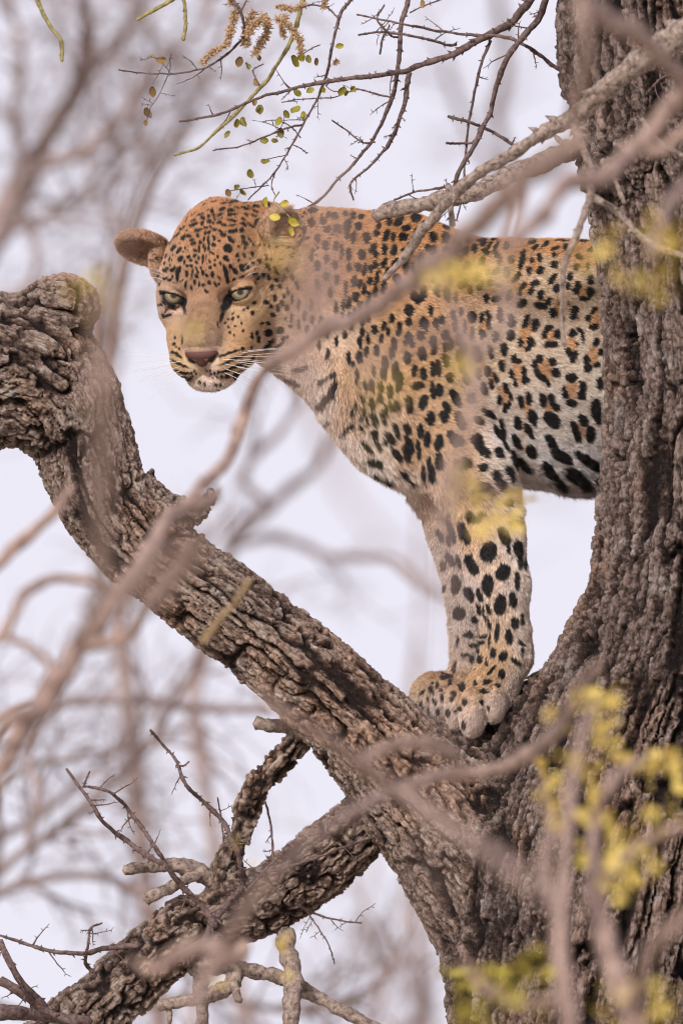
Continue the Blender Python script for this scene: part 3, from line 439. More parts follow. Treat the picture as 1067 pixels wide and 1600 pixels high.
# ---- coat: fur colour, its gain dimming back and lifting belly to offset the light (spots read from the animal, one sheet for its side)
def coat_sheet():
    S = SPOTS; x0, y0, sc_ = 160, 280, 2; W, H = (1000 - 160) * sc_, (1190 - 280) * sc_
    dark = np.full((H, W), 3.0, np.float32); org = np.full((H, W), 3.0, np.float32)
    def put(img, cx, cy, a, b, ang):
        R = max(a, b) * 1.9 + 3; i0, i1 = int(max((cx - R - x0) * sc_, 0)), int(min((cx + R - x0) * sc_, W)); j0, j1 = int(max((cy - R - y0) * sc_, 0)), int(min((cy + R - y0) * sc_, H))
        if i1 <= i0 or j1 <= j0: return
        X, Y = np.meshgrid(np.arange(i0, i1) / sc_ + x0 - cx, np.arange(j0, j1) / sc_ + y0 - cy)
        t = math.radians(ang); u = X * math.sin(t) - Y * math.cos(t); v = X * math.cos(t) + Y * math.sin(t)
        d = (((np.abs(u) / a) ** 2.3 + (np.abs(v) / b) ** 2.3) ** (1 / 2.3) - 1) * min(a, b) / 2.2       # rough distance, in units of 2.2 px
        img[j0:j1, i0:i1] = np.minimum(img[j0:j1, i0:i1], d)
    for ox, oy, s_, lst in S:
        for t in lst: put(dark, ox + t[0] / s_, oy + t[1] / s_, t[2] / s_, max(t[3] / s_, 1.0), t[4] if len(t) > 4 else 0)
    for ox, oy, s_, lst in ORANGE:
        for t in lst: put(org, ox + t[0] / s_, oy + t[1] / s_, t[2] / s_, t[3] / s_, t[4] if len(t) > 4 else 0)
    return dark, org, x0, y0, sc_
def sheet(img, x, y, x0, y0, s_):
    i = np.clip((x - x0) * s_, 0, img.shape[1] - 1.01); j = np.clip((y - y0) * s_, 0, img.shape[0] - 1.01)
    a = i.astype(int); b = j.astype(int); fa = i - a; fb = j - b
    v = (img[b, a] * (1 - fa) + img[b, a + 1] * fa) * (1 - fb) + (img[b + 1, a] * (1 - fa) + img[b + 1, a + 1] * fa) * fb
    return np.where((x < x0 + 1) | (x > x0 + img.shape[1] / s_ - 2) | (y < y0 + 1), 3.0, v)
COAT = [  # pixel x, y, colour of the fur between the spots
 (400,318,204,138,80),(340,340,208,142,84),(300,370,205,142,88),(420,340,198,138,84),(335,400,200,140,90),(280,410,190,140,100),(262,440,178,140,112),(350,430,186,134,92),
 (322,455,172,126,90),(318,490,158,116,82),(310,520,150,112,84),(300,535,150,118,98),(330,540,152,118,96),(268,485,168,132,110),(262,520,190,150,108),(275,545,196,150,104),
 (395,490,206,166,116),(420,470,205,165,118),(440,440,196,152,112),(420,530,198,160,132),(380,530,206,158,106),(450,540,182,150,130),(470,500,190,152,126),(390,440,200,150,104),
 (285,575,204,164,108),(300,590,206,176,146),(335,585,200,170,150),(360,575,205,160,102),(385,560,205,160,108),(325,607,196,174,164),(360,605,194,170,160),
 (440,580,196,168,152),(470,610,202,178,164),(500,640,202,178,166),(530,690,202,178,166),(580,730,202,182,174),(640,760,202,178,164),
 (440,325,188,140,100),(500,340,206,148,96),(560,350,206,146,88),(620,345,212,144,76),(680,350,212,144,78),(740,380,206,146,92),(820,380,208,148,90),(900,378,208,144,86),(935,385,210,148,88),
 (500,430,190,146,118),(520,520,200,168,142),(560,430,208,148,92),(620,420,208,150,98),(680,430,204,152,108),(760,430,204,162,122),(850,430,206,174,140),(920,440,208,178,148),
 (560,600,200,158,116),(640,520,206,154,98),(650,580,206,156,104),(600,560,206,160,112),(540,650,190,154,128),(590,690,204,176,156),(640,700,202,156,112),(700,620,206,166,122),
 (760,560,206,174,142),(800,530,206,178,152),(860,560,206,180,158),(920,600,208,186,168),(800,620,206,182,164),(870,640,208,188,174),(800,690,206,188,180),(860,720,208,192,186),(920,740,206,192,188),(840,750,186,168,160),(910,768,150,132,126),
 (660,760,196,164,142),(700,700,204,162,120),(720,760,206,164,120),(780,740,202,180,164),(740,830,204,164,126),(700,820,200,160,124),(690,860,190,166,154),(800,860,202,180,168),(770,880,202,172,148),
 (720,920,182,160,152),(720,980,176,156,148),(728,1030,182,150,122),(780,960,200,168,142),(810,930,194,172,160),(815,1000,186,162,150),(775,1010,202,164,124),(770,1050,204,160,112),(735,1050,204,160,112),(800,1060,186,162,146),
 (660,1070,196,162,126),(680,1050,204,162,112),(680,1100,186,162,150),(660,1115,176,154,146),(720,1080,198,160,124),(710,1120,190,164,150),(745,1130,186,162,150),(780,1100,184,160,148),(650,1125,150,130,124)]
def coat_rgb(x, y):
    C_ = np.array(COAT, float); g = 10
    gx, gy = np.meshgrid(np.arange(160, 1001, g), np.arange(280, 1191, g)); q = np.stack([gx.ravel(), gy.ravel()], 1)
    d = ((q[:, None] - C_[None, :, :2]) ** 2).sum(-1); w_ = 1 / (d + 220) ** 2.2
    lin = np.stack([srgb(*c) for c in C_[:, 2:]]); im = (w_ @ lin / w_.sum(1)[:, None]).reshape(gx.shape + (3,))
    return np.stack([sheet2(im[..., k_], x, y, 160, 280, 1 / g) for k_ in range(3)], -1)
def sheet2(img, x, y, x0, y0, s_):
    i = np.clip((x - x0) * s_, 0, img.shape[1] - 1.01); j = np.clip((y - y0) * s_, 0, img.shape[0] - 1.01)
    a = i.astype(int); b = j.astype(int); fa = i - a; fb = j - b
    return (img[b, a] * (1 - fa) + img[b, a + 1] * fa) * (1 - fb) + (img[b + 1, a] * (1 - fa) + img[b + 1, a + 1] * fa) * fb
if on('leopard'):
    DARK, ORG, _x0, _y0, _s = coat_sheet()
ALB = 1.06
def coat(p, N, warp=1.0):
    """fur colour at surface points p (pixel frame)"""
    wq = np.stack([vnoise(p / 3.2, 5), vnoise(p / 3.2, 6)], -1) * 1.1 * warp + np.stack([vnoise(p / 9, 7), vnoise(p / 9, 8)], -1) * 1.0
    x = p[:, 0] + wq[:, 0]; y = -p[:, 2] + wq[:, 1]
    base = coat_rgb(p[:, 0], -p[:, 2]); gm = base.mean(1, keepdims=True); far_ = (ss(38, 52, p[:, 1]) * ss(770, 850, -p[:, 2]) * (p[:, 0] < 800) * ss(1075, 1030, -p[:, 2]))[:, None]; base = base * (1 - far_ * .7) + srgb(184, 162, 150) * .85 * far_ * .7; gm = base.mean(1, keepdims=True); base = (gm + (base - gm) * .83) * [.985, 1.0, 1.0]; base = base * (.54 + .98 * base.min(1, keepdims=True) / base.max(1, keepdims=True)); base = base * (1 + .10 * fbm(p / 14, 2, 3)[:, None])  # gain by paleness: back darkened, belly lightened to make up for the light
    o = np.clip(1 - (sheet(ORG, x, y, _x0, _y0, _s) + .9) / 2.4, 0, 1)[:, None]
    base = base * (1 - o * .75) + srgb(196, 140, 86) * o * .75 * .95
    d = sheet(DARK, x, y, _x0, _y0, _s)
    # beyond the sheet and where the side turns away: rosettes from scattered cells
    f1, f2, idn = worley(p / 27 + 3.3, 11); blob = (f1 - .30 - .06 * fbm(p / 12, 2, 9)) * 7
    away = np.maximum(ss(.35, .75, N[:, 1]), ss(930, 960, p[:, 0])) * (p[:, 0] > 480)
    top = ss(.80, .95, np.abs(N[:, 2])) * ss(.0, .3, N[:, 1] + .2)
    away = np.maximum(away, top * (p[:, 0] > 640)); d = d * (1 - away) + blob * away
    hp = toh(p); isn = (p[:, 0] < 640) & (p[:, 2] > -720) & (np.linalg.norm(hp, axis=1) < 230)
    crown = isn & (hp[:, 2] > 25) & (d > 1.1) & (hp[:, 1] > -190)
    h1, h2, _h = worley(p * [1, 1, 1.25] / 9.5 + 5.1, 17); d = np.where(crown, (h1 - .30) * 5.5, d)
    k_ = np.clip(1 - (d + np.where(p[:, 0] < 470, .08, -.10) + .20 * ss(700, 780, p[:, 0]) * (p[:, 2] > -760)) / .55, 0, 1)
    hh = isn & (hp[:, 1] < -120); k_ = np.where(hh & (N[:, 1] > .5), k_ * .6, k_)
    col = base * (1 - k_[:, None]) + srgb(22, 17, 17) * k_[:, None]
    # features of the face
    la = np.abs(hp[:, 0]); f_ = hp[:, 1]; u_ = hp[:, 2]
    def tint(m, c, a=1.0):
        nonlocal col
        m = (np.clip(m, 0, 1) * a * isn)[:, None]; col = col * (1 - m) + np.array(c) * m
    a = math.radians(17); ex = (la - EYE) * math.cos(a) + u_ * math.sin(a); ez = -(la - EYE) * math.sin(a) + u_ * math.cos(a)
    r = np.sqrt((ex / 19.5) ** 2 + ((ez + .5) / 9.6) ** 2); tint((1.16 - r) / .10 * (f_ > -30), srgb(26, 20, 20))
    pale = ((1 - np.abs(np.sqrt((ex / 26) ** 2 + ((ez + 7) / 17) ** 2) - 1) / .16) * (ez < -2)) ; tint(pale * (f_ > -40), srgb(206, 178, 152), .65)
    pale = ((1 - np.abs(np.sqrt((ex / 27) ** 2 + ((ez - 6) / 15) ** 2) - 1) / .18) * (ez > 3)); tint(pale * (f_ > -40), srgb(190, 160, 136), .5)
    ic = np.sqrt(((la - 34.5) / 7) ** 2 + ((u_ + 12) / 10) ** 2); tint((1.25 - ic) / .4 * (f_ > -30), srgb(24, 19, 20))
    nose = ell(np.stack([la, f_, u_], -1), (0, 72, -70), (26, 18, 7.5)); nose = np.minimum(nose, ell(np.stack([la, f_, u_], -1), (0, 75, -82), (8.5, 18, 12)))
    tint(-(nose - 1.8) / 2.0, srgb(84, 54, 48)); tint((7.0 - np.sqrt(((la - 16) / 1.35) ** 2 + (u_ + 79.5 - (la - 16) * .4) ** 2)) / 2.5 * (f_ > 60), srgb(30, 19, 20), .95)
    rim = np.clip(1 - np.abs(nose - 4.0) / 1.6, 0, 1) * (u_ > -70); tint(rim * (f_ > 60), srgb(196, 170, 152), .8)
    tint((3.2 - la) / 1.5 * (u_ < -88) * (u_ > -108) * (f_ > 60), srgb(30, 22, 24))
    mc = np.minimum(cone(np.stack([la, f_, u_], -1), (0, 76, -109), (22, 70, -116), 2, 2.6), np.minimum(cone(np.stack([la, f_, u_], -1), (20, 70, -115), (44, 42, -115), 2.6, 3), cone(np.stack([la, f_, u_], -1), (44, 42, -115), (60, 4, -106), 3.5, 6)))
    tint((3.4 - mc) / 3.0, srgb(30, 24, 26), .92)
    # ears: plain grey-brown outside, paler lining
    for i_, e_ in enumerate(EARS):
        q = p - np.asarray(e_[0]); near = np.clip((1.24 - np.sqrt((q ** 2).sum(1)) / e_[3]) / .2, 0, 1) * (ell_w(p, e_) < 5)
        if i_ == 0:
            c_ = srgb(170, 136, 114)[None] * (1 + .25 * np.clip((q[:, 0:1] + 10) / -40, -1, 1) * .4)
            near = near * np.clip((262 - p[:, 0]) / 14, 0, 1)
        else:
            c_ = np.repeat(srgb(176, 146, 122)[None], len(p), 0); dk = np.clip((q[:, 0] - 4) / 10, 0, 1)[:, None] * np.clip((14 - q[:, 2]) / 14, 0, 1)[:, None]
            c_ = c_ * (1 - .82 * dk) + srgb(40, 30, 30) * .82 * dk
        m = near[:, None]; col = col * (1 - m) + c_ * m
    return np.clip(col * ALB, .004, .86)
def ell_w(p, e_): return ear(p, *e_)
def fur_len(p):
    """hair length in pixels"""
    L_ = np.full(len(p), 5.8); L_ += 6 * ss(735, 760, -p[:, 2]) * (p[:, 0] > 800) * (-p[:, 2] < 790); L_ += 7 * ss(680, 770, -p[:, 2]) * ss(560, 640, p[:, 0]) * (-p[:, 2] < 800)     # belly
    L_ += 8 * ss(560, 640, -p[:, 2]) * (1 - ss(560, 680, p[:, 0]))                                        # chest
    e_ = EARS[1]; q = p - np.asarray(e_[0]); inn = (np.linalg.norm(q, axis=1) < 34) & (q @ np.array(e_[2]) > -10) & (q[:, 0] < 8)
    L_ = np.where(-p[:, 2] > 860, 6.5, L_); L_ = np.where(-p[:, 2] > 1060, 6.0, L_)
    hp = toh(p); r = np.linalg.norm(hp - np.array([0, -10, -20]), axis=1); isn = (p[:, 0] < 500) & (p[:, 2] > -640)
    face = 2.2 + 4.8 * ss(20, -90, hp[:, 1]) + 3.5 * ss(-100, -125, hp[:, 2])
    out = np.where(isn & (hp[:, 1] > -160), np.minimum(face, L_), L_); return np.where(inn, 17, out)
def flow(p, N):
    """direction the hair lies in"""
    x, y = p[:, 0], -p[:, 2]
    d = np.stack([np.full(len(p), 1.0), np.full(len(p), .3), np.full(len(p), -.45)], -1)
    ch = (ss(640, 520, x) * ss(480, 600, y))[:, None]; d = d * (1 - ch) + np.array([.35, .1, -1.0]) * ch
    lg = ss(760, 830, y)[:, None] * (x < 900)[:, None]; d = d * (1 - lg) + np.array([.12, .1, -1.0]) * lg
    pw = (ss(1030, 1060, y) * (x < 900))[:, None]; d = d * (1 - pw) + np.array([-.45, -.45, -.75]) * pw
    hp = toh(p); c = hp - np.array([0, 92, -66]); c[:, 1] = np.minimum(c[:, 1], -8) * 1.0; c[:, 2] += .0
    up = np.clip((hp[:, 2] + 10) / 60, 0, 1)[:, None]; c = c / np.linalg.norm(c, axis=1)[:, None]
    hd = c @ HM; isn = (ss(500, 420, x) * (y < 640))[:, None]; d = d * (1 - isn) + hd * isn
    for i_, e_ in enumerate(EARS):
        q = p - np.asarray(e_[0]); m = (np.linalg.norm(q, axis=1) < e_[3] * 1.1)[:, None]
        d = np.where(m, (np.array(e_[1]) if i_ == 0 else np.array([.75, -.25, .35]))[None], d)
    d = d - N * (d * N).sum(1)[:, None]; return d / (np.linalg.norm(d, axis=1)[:, None] + 1e-9)
def curves_obj(name, pts, rad, cols, material, parent, colname='fur'):
    """pts (n, k, 3) in world metres; one colour per hair"""
    n_, k_ = pts.shape[:2]; hc = bpy.data.hair_curves.new(name); hc.add_curves([k_] * n_)
    hc.attributes['position'].data.foreach_set('vector', np.ascontiguousarray(pts, np.float32).ravel())
    ra = hc.attributes.get('radius') or hc.attributes.new('radius', 'FLOAT', 'POINT')
    ra.data.foreach_set('value', np.ascontiguousarray(rad, np.float32).ravel())
    at = hc.attributes.new(colname, 'FLOAT_COLOR', 'CURVE'); c4 = np.ones((n_, 4), np.float32); c4[:, :3] = cols; at.data.foreach_set('color', c4.ravel())
    hc.materials.append(material); o = bpy.data.objects.new(name, hc); sc.collection.objects.link(o)
    o.parent = parent; o.matrix_parent_inverse = Matrix.Translation(-Vector(rootloc(parent))); return o

if on('leopard'):
    rng = np.random.default_rng(4)
    T0 = time.time(); V, Q = surface_net(leopard_sdf, (170, -200, -1170), (1660, 560, -290), 8.0)
    V, Q = subdivide(V, Q, 2)
    V = project(V, Q, leopard_sdf, 3)
    N = normals(V, Q)
    if ((V + N - V.mean(0)) ** 2).sum() < ((V - N - V.mean(0)) ** 2).sum(): Q = Q[:, ::-1]; N = -N
    V0 = V.copy(); print('T leo mesh', time.time() - T0, len(V))
    # loose skin: creases behind the shoulder and over the elbow, ribs of muscle
    g = fbm(V * [1, 1, .45] / 60 + 3, 3, 21) * 3.0 * ss(500, 560, V[:, 0]); V = V + N * g[:, None]
    col = coat(V0, N)
    root = thing('leopard', px2w(np.array([[740., -10, -1150]]))[0], 'spotted leopard standing with its front paws in the fork of the tree', 'leopard')
    def b(n, l, bs):
        at = node(n, 'ShaderNodeAttribute', attribute_name='fur'); l.new(at.outputs['Color'], bs.inputs['Base Color'])
        bs.inputs['Roughness'].default_value = .6; bs.inputs['Specular IOR Level'].default_value = .25
        bp = node(n, 'ShaderNodeBump', i_Strength=.5, i_Distance=.001); l.new(noise_tex(n, l, 900, 2, .6), bp.inputs['Height']); l.new(bp.outputs[0], bs.inputs['Normal'])
    m_skin = mat('leopard_skin', b)
    body = obj('body', mesh('leopard_body', px2w(V), Q, {'fur': col}), m_skin, root)
    if on('fur'):
        def b(n, l, bs):
            at = node(n, 'ShaderNodeAttribute', attribute_name='fur'); hi = n.new('ShaderNodeHairInfo')
            mm = node(n, 'ShaderNodeMix', data_type='RGBA', blend_type='MULTIPLY', i_0=1.0); l.new(at.outputs['Color'], mm.inputs[6])
            l.new(ramp(n, l, hi.outputs['Intercept'], [(0, (.86, .84, .82)), (.5, (1, 1, 1)), (1, (1.15, 1.15, 1.15))]), mm.inputs[7])
            l.new(mm.outputs[2], bs.inputs['Base Color']); bs.inputs['Roughness'].default_value = .55; bs.inputs['Specular IOR Level'].default_value = .35
        m_fur = mat('leopard_fur', b)
        tri = np.vstack([Q[:, [0, 1, 2]], Q[:, [0, 2, 3]]]); a, b_, c = V[tri[:, 0]], V[tri[:, 1]], V[tri[:, 2]]
        ar = np.linalg.norm(np.cross(b_ - a, c - a), axis=1) / 2; ce = (a + b_ + c) / 3; nn = N[tri[:, 0]]
        dens = np.where(nn[:, 1] < .25, .62, .16) * np.where(ce[:, 0] > 970, .18, 1.0)         # hairs per square pixel; thinner where the trunk hides it
        isf = (ce[:, 0] < 480) & (-ce[:, 2] < 640); dens = np.where(isf, dens * 1.7, dens)
        cnt = rng.poisson(ar * dens); ti = np.repeat(np.arange(len(tri)), cnt); u, v = rng.random((2, len(ti))); fl = u + v > 1; u[fl] = 1 - u[fl]; v[fl] = 1 - v[fl]
        t0 = tri[ti]; pr = V[t0[:, 0]] * (1 - u - v)[:, None] + V[t0[:, 1]] * u[:, None] + V[t0[:, 2]] * v[:, None]
        pn = N[t0[:, 0]] * (1 - u - v)[:, None] + N[t0[:, 1]] * u[:, None] + N[t0[:, 2]] * v[:, None]; pn /= np.linalg.norm(pn, axis=1)[:, None]
        ho = toh(pr); la = np.abs(ho[:, 0])          # no hair on nose leather, lids' rims or inside the mouth
        bare = (ell(np.stack([la, ho[:, 1], ho[:, 2]], -1), (0, 72, -71), (26, 18, 8)) < 2) | (ell(np.stack([la, ho[:, 1], ho[:, 2]], -1), (0, 75, -82), (9, 18, 12)) < 1.5)
        bare |= (la < 27) & (ho[:, 2] > -93) & (ho[:, 2] < -72) & (ho[:, 1] > 60)
        bare |= (((la - EYE) / 20) ** 2 + (ho[:, 2] / 11) ** 2 < 1) & (ho[:, 1] > -30)
        pr, pn = pr[~bare], pn[~bare]; n_ = len(pr); print('hairs', n_)
        hc = coat(pr, pn, .7) * (1 + .32 * rng.standard_normal((n_, 1)).clip(-2, 2)); hc += np.where(hc.mean(1, keepdims=True) < .03, rng.random((n_, 1)) * .012, 0)
        L_ = fur_len(pr) * rng.uniform(.65, 1.25, n_); fd = flow(pr, pn)
        cl = np.stack([vnoise(pr / 9, 31), vnoise(pr / 9, 32), vnoise(pr / 9, 33)], -1) * .30 + rng.standard_normal((n_, 3)) * .16
        lift = .34 + .30 * rng.random(n_); lift = np.where((-pr[:, 2] > 740) | (fur_len(pr) > 11), lift + .12, lift)
        d0 = fd + cl; d0 = d0 + pn * lift[:, None]; d0 /= np.linalg.norm(d0, axis=1)[:, None]
        d1 = fd + cl * 1.3 + pn * (lift * .55)[:, None]; d1 /= np.linalg.norm(d1, axis=1)[:, None]
        pts = np.stack([pr - pn * .6, pr + d0 * (L_ * .45)[:, None], pr + d0 * (L_ * .45)[:, None] + d1 * (L_ * .55)[:, None]], 1)
        wr = .40 * K * np.where(isf.any() & (pr[:, 0] < 480), .75, 1.0)
        fo = curves_obj('fur', px2w(pts), np.stack([wr, wr * .8, wr * .15], 1), np.clip(hc, .003, .9), m_fur, root); fo['kind'] = 'stuff'
    # eyes
    def b(n, l, bs):
        tc = n.new('ShaderNodeTexCoord'); sx = n.new('ShaderNodeSeparateXYZ'); l.new(tc.outputs['Object'], sx.inputs[0])
        cmb = n.new('ShaderNodeCombineXYZ'); l.new(sx.outputs[0], cmb.inputs[0]); l.new(sx.outputs[1], cmb.inputs[1])
        ln = node(n, 'ShaderNodeVectorMath', operation='LENGTH'); l.new(cmb.outputs[0], ln.inputs[0])
        sc_ = node(n, 'ShaderNodeMath', operation='MULTIPLY', i_1=1 / (21 * K)); l.new(ln.outputs['Value'], sc_.inputs[0])
        nz = noise_tex(n, l, 500, 4, .7); m1 = node(n, 'ShaderNodeMath', operation='MULTIPLY_ADD', i_1=.10, i_2=-.05); l.new(nz, m1.inputs[0])
        ad = node(n, 'ShaderNodeMath', operation='ADD'); l.new(sc_.outputs[0], ad.inputs[0]); l.new(m1.outputs[0], ad.inputs[1])
        cr = ramp(n, l, ad.outputs[0], [(.19, (.004, .004, .005)), (.235, (.15, .10, .05)), (.36, (.31, .255, .165)), (.60, (.21, .17, .11)), (.74, (.04, .034, .025)), (.80, (.01, .008, .008))])
        l.new(cr, bs.inputs['Base Color']); bs.inputs['Roughness'].default_value = .25; bs.inputs['Coat Weight'].default_value = 1; bs.inputs['Coat Roughness'].default_value = .03
    m_eye = mat('leopard_eye', b)
    for s_ in (-1, 1):
        c = fromh(np.array([[s_ * EYE, -13.5, 0.]]))[0]; R_ = 20.6
        th = np.linspace(0, math.pi, 25)[1:-1]; ph = np.linspace(0, 2 * math.pi, 33)[:-1]
        vs = [(0, 0, R_ * 1.04)] + [(R_ * math.sin(a) * math.cos(b_), R_ * math.sin(a) * math.sin(b_), R_ * math.cos(a) * (1.04 if a < .6 else 1)) for a in th for b_ in ph] + [(0, 0, -R_)]
        fs = [(0, 1 + j, 1 + (j + 1) % 32) for j in range(32)] + [(1 + i * 32 + j, 1 + (i + 1) * 32 + j, 1 + (i + 1) * 32 + (j + 1) % 32, 1 + i * 32 + (j + 1) % 32) for i in range(22) for j in range(32)]
        fs += [(len(vs) - 1, 1 + 22 * 32 + (j + 1) % 32, 1 + 22 * 32 + j) for j in range(32)]
        me = mesh('eye', np.array(vs) * K, fs); o = obj('eye', me, m_eye, root)
        cw = px2w(c[None])[0]; gz = Vector(CAM - cw).normalized() + Vector((-.03, 0, -.13)); 
        o.matrix_parent_inverse = Matrix.Translation(-root.location); o.location = cw; o.rotation_euler = gz.to_track_quat('Z', 'Y').to_euler()
    # whiskers
    m_wh = mat('whisker', lambda n, l, bs: (setattr(bs.inputs['Base Color'], 'default_value', (.80, .76, .74, 1)), setattr(bs.inputs['Roughness'], 'default_value', .35)))
    rw = random.Random(8)
    for s_ in (-1, 1):
        for row in range(4):
            for k_ in range(4):
                la_, ff, uu = s_ * (34 + k_ * 6.5), 76 - k_ * 13, -80 - row * 7.5 - k_ * 1.0
                st = np.array([la_, ff, uu]); out = np.array([s_ * 1.0, .12 - .22 * k_, -.05 - .14 * row + rw.uniform(-.08, .08)]); ln_ = rw.uniform(70, 112) * (1 if s_ < 0 else 1.15) * (1 - .12 * row)
                dr = rw.uniform(.05, .20); bk = rw.uniform(.1, .35)
                pt = np.array([st + out * ln_ * t - np.array([0, bk * ln_ * t * t, dr * ln_ * t * t]) for t in np.linspace(0, 1, 9)])
                v_, f_ = tube(px2w(fromh(pt)), np.linspace(.38, .10, 9) * K, 4, 0); obj('whisker', mesh('whisker', v_, f_), m_wh, root)
        for k_ in range(3):                                        # brow whiskers
            st = np.array([s_ * (56 + 5 * k_), -8., 24.]); out = np.array([s_ * .5, -.1, .9 - .25 * k_]); ln_ = rw.uniform(40, 60)
            pt = np.array([st + out * ln_ * t - np.array([-s_ * 10 * t * t, 0, 16 * t * t]) for t in np.linspace(0, 1, 7)])
            v_, f_ = tube(px2w(fromh(pt)), np.linspace(.34, .1, 7) * K, 4, 0); obj('whisker', mesh('whisker', v_, f_), m_wh, root)
# ------------------------------------------------------------------ the big tree
# chains in the pixel frame: (x, depth, -y) and radius
def chain(pts, step=64):
    p = [(a, d, -b) for a, b, d, r in pts]; return smooth_path(p, [r for a, b, d, r in pts], step)
CH = {
 'trunk': chain([(1055, -260, -75, 190), (1052, -60, -75, 186), (1058, 100, -76, 178), (1084, 260, -78, 166), (1104, 420, -80, 158), (1114, 560, -80, 158), (1114, 700, -80, 162), (1106, 840, -78, 168),
                 (1088, 960, -75, 175), (1055, 1080, -70, 190), (1015, 1220, -62, 222), (978, 1380, -55, 246), (950, 1540, -50, 240), (940, 1700, -50, 232), (940, 1840, -50, 226)]),
 'main_limb': chain([(-330, 600, 10, 105), (-160, 585, 0, 112), (-10, 575, -10, 118), (70, 600, -14, 96), (132, 680, -16, 72), (168, 775, -16, 70), (240, 865, -14, 68), (340, 940, -12, 66), (440, 1020, -12, 70), (545, 1115, -14, 76),
                     (640, 1215, -20, 92), (740, 1330, -30, 120), (840, 1460, -40, 140)], 46),
 'lower_limb': chain([(680, 1190, 70, 52), (600, 1255, 78, 50), (545, 1315, 80, 50), (490, 1358, 80, 51), (425, 1400, 78, 50), (350, 1436, 74, 50), (280, 1462, 70, 48), (215, 1520, 66, 50), (130, 1592, 60, 50), (20, 1680, 50, 46), (-120, 1780, 40, 40)], 36),
 'knobby_limb': chain([(500, 1120, 55, 22), (462, 1158, 58, 19), (435, 1190, 60, 20), (405, 1222, 62, 19), (388, 1262, 64, 20), (372, 1310, 66, 17), (358, 1350, 70, 20), (350, 1400, 74, 24)], 22),
 'rear_limb': chain([(1080, 1000, 0, 110), (1230, 1120, 180, 100), (1380, 1195, 330, 92), (1560, 1230, 450, 84), (1800, 1180, 560, 70)], 90),
}
def chain_dist(p, ch, lim=None):
    """distance to the round chain, with axial length s and the two offsets across it"""
    c, r = ch; S = np.concatenate([[0], np.cumsum(np.linalg.norm(np.diff(c, axis=0), axis=1))])
    best = np.full(len(p), 1e9); D = []
    for i in range(len(c) - 1):
        a, b = c[i], c[i + 1]; ab = b - a; L_ = np.linalg.norm(ab); t = ((p - a) @ ab) / L_ ** 2; tc = np.clip(t, 0, 1)
        q = p - a - tc[:, None] * ab; d = np.sqrt((q ** 2).sum(1)) - (r[i] + (r[i + 1] - r[i]) * tc); best = np.minimum(best, d); D.append((d, t))
    out = np.zeros((len(p), 3)); ws = np.zeros(len(p))           # softly shared between neighbouring segments, so the grain bends without a break
    for i in range(len(c) - 1):
        d, t = D[i]; m = d < best + 90; w_ = np.exp(-(d[m] - best[m]) / 22.)
        a, b = c[i], c[i + 1]; ab = b - a; L_ = np.linalg.norm(ab); n_ = np.cross(ab / L_, [0, 1, 0]); n_ /= np.linalg.norm(n_); bb = np.cross(ab / L_, n_)
        te = np.clip(t[m], -.6, 1.6); q = p[m] - a
        out[m, 0] += w_ * (q @ n_); out[m, 1] += w_ * (q @ bb); out[m, 2] += w_ * (S[i] + te * L_); ws[m] += w_
    return best, out / ws[:, None], None
def fast_dist(p, ch):
    c, r = ch; f = np.full(len(p), 1e9)
    for i in range(len(c) - 1):
        f = np.minimum(f, cone(p, c[i], c[i + 1], r[i], r[i + 1]))
    return f
def tree_sdf(p):
    wp = p + np.stack([fbm(p / 130, 2, 41), fbm(p / 130, 2, 42), fbm(p / 130, 2, 43)], -1) * 12
    f = fast_dist(wp, CH['trunk'])
    f = smin(f, fast_dist(wp, CH['main_limb']), 60)
    f = smin(f, fast_dist(wp, CH['rear_limb']), 60)
    m = (p[:, 0] < 800) & (p[:, 2] < -1000)
    if m.any():
        w2 = p[m] + np.stack([fbm(p[m] / 45, 2, 44), fbm(p[m] / 45, 2, 45), fbm(p[m] / 45, 2, 46)], -1) * 9
        g = fast_dist(w2, CH['lower_limb']); g = smin(g, fast_dist(w2, CH['knobby_limb']), 14); f[m] = smin(f[m], g, 22)
    # the saddle of the fork, the swollen collar and the dead stump on the limb
    f = smin(f, ell(p, (770, 30, -1212), (110, 95, 72)), 40); f = smin(f, ell(p, (830, 60, -1150), (84, 70, 66)), 36); f = smin(f, ell(p, (692, 42, -1186), (74, 66, 56)), 30)
    f = smin(f, ell(p, (860, -20, -1150), (70, 80, 80)), 50)
    f = smin(f, cone(p, (235, -30, -770), (262, -34, -800), 20, 26), 20)
    f = smin(f, cone(p, (300, -45, -800), (330, -55, -776), 22, 10), 10)
    f = smin(f, cone(p, (196, -10, -772), (246, -14, -738), 12, 6.5), 6)
    f = smin(f, ell(p, (95, -30, -480), (60, 60, 46)), 30)
    f = smin(f, cone(p, (1020, -215, -60), (1090, -240, -10), 40, 34), 22); f = smin(f, cone(p, (940, -190, -290), (1075, -235, -170), 30, 36), 18)   # scars and burl
    return f
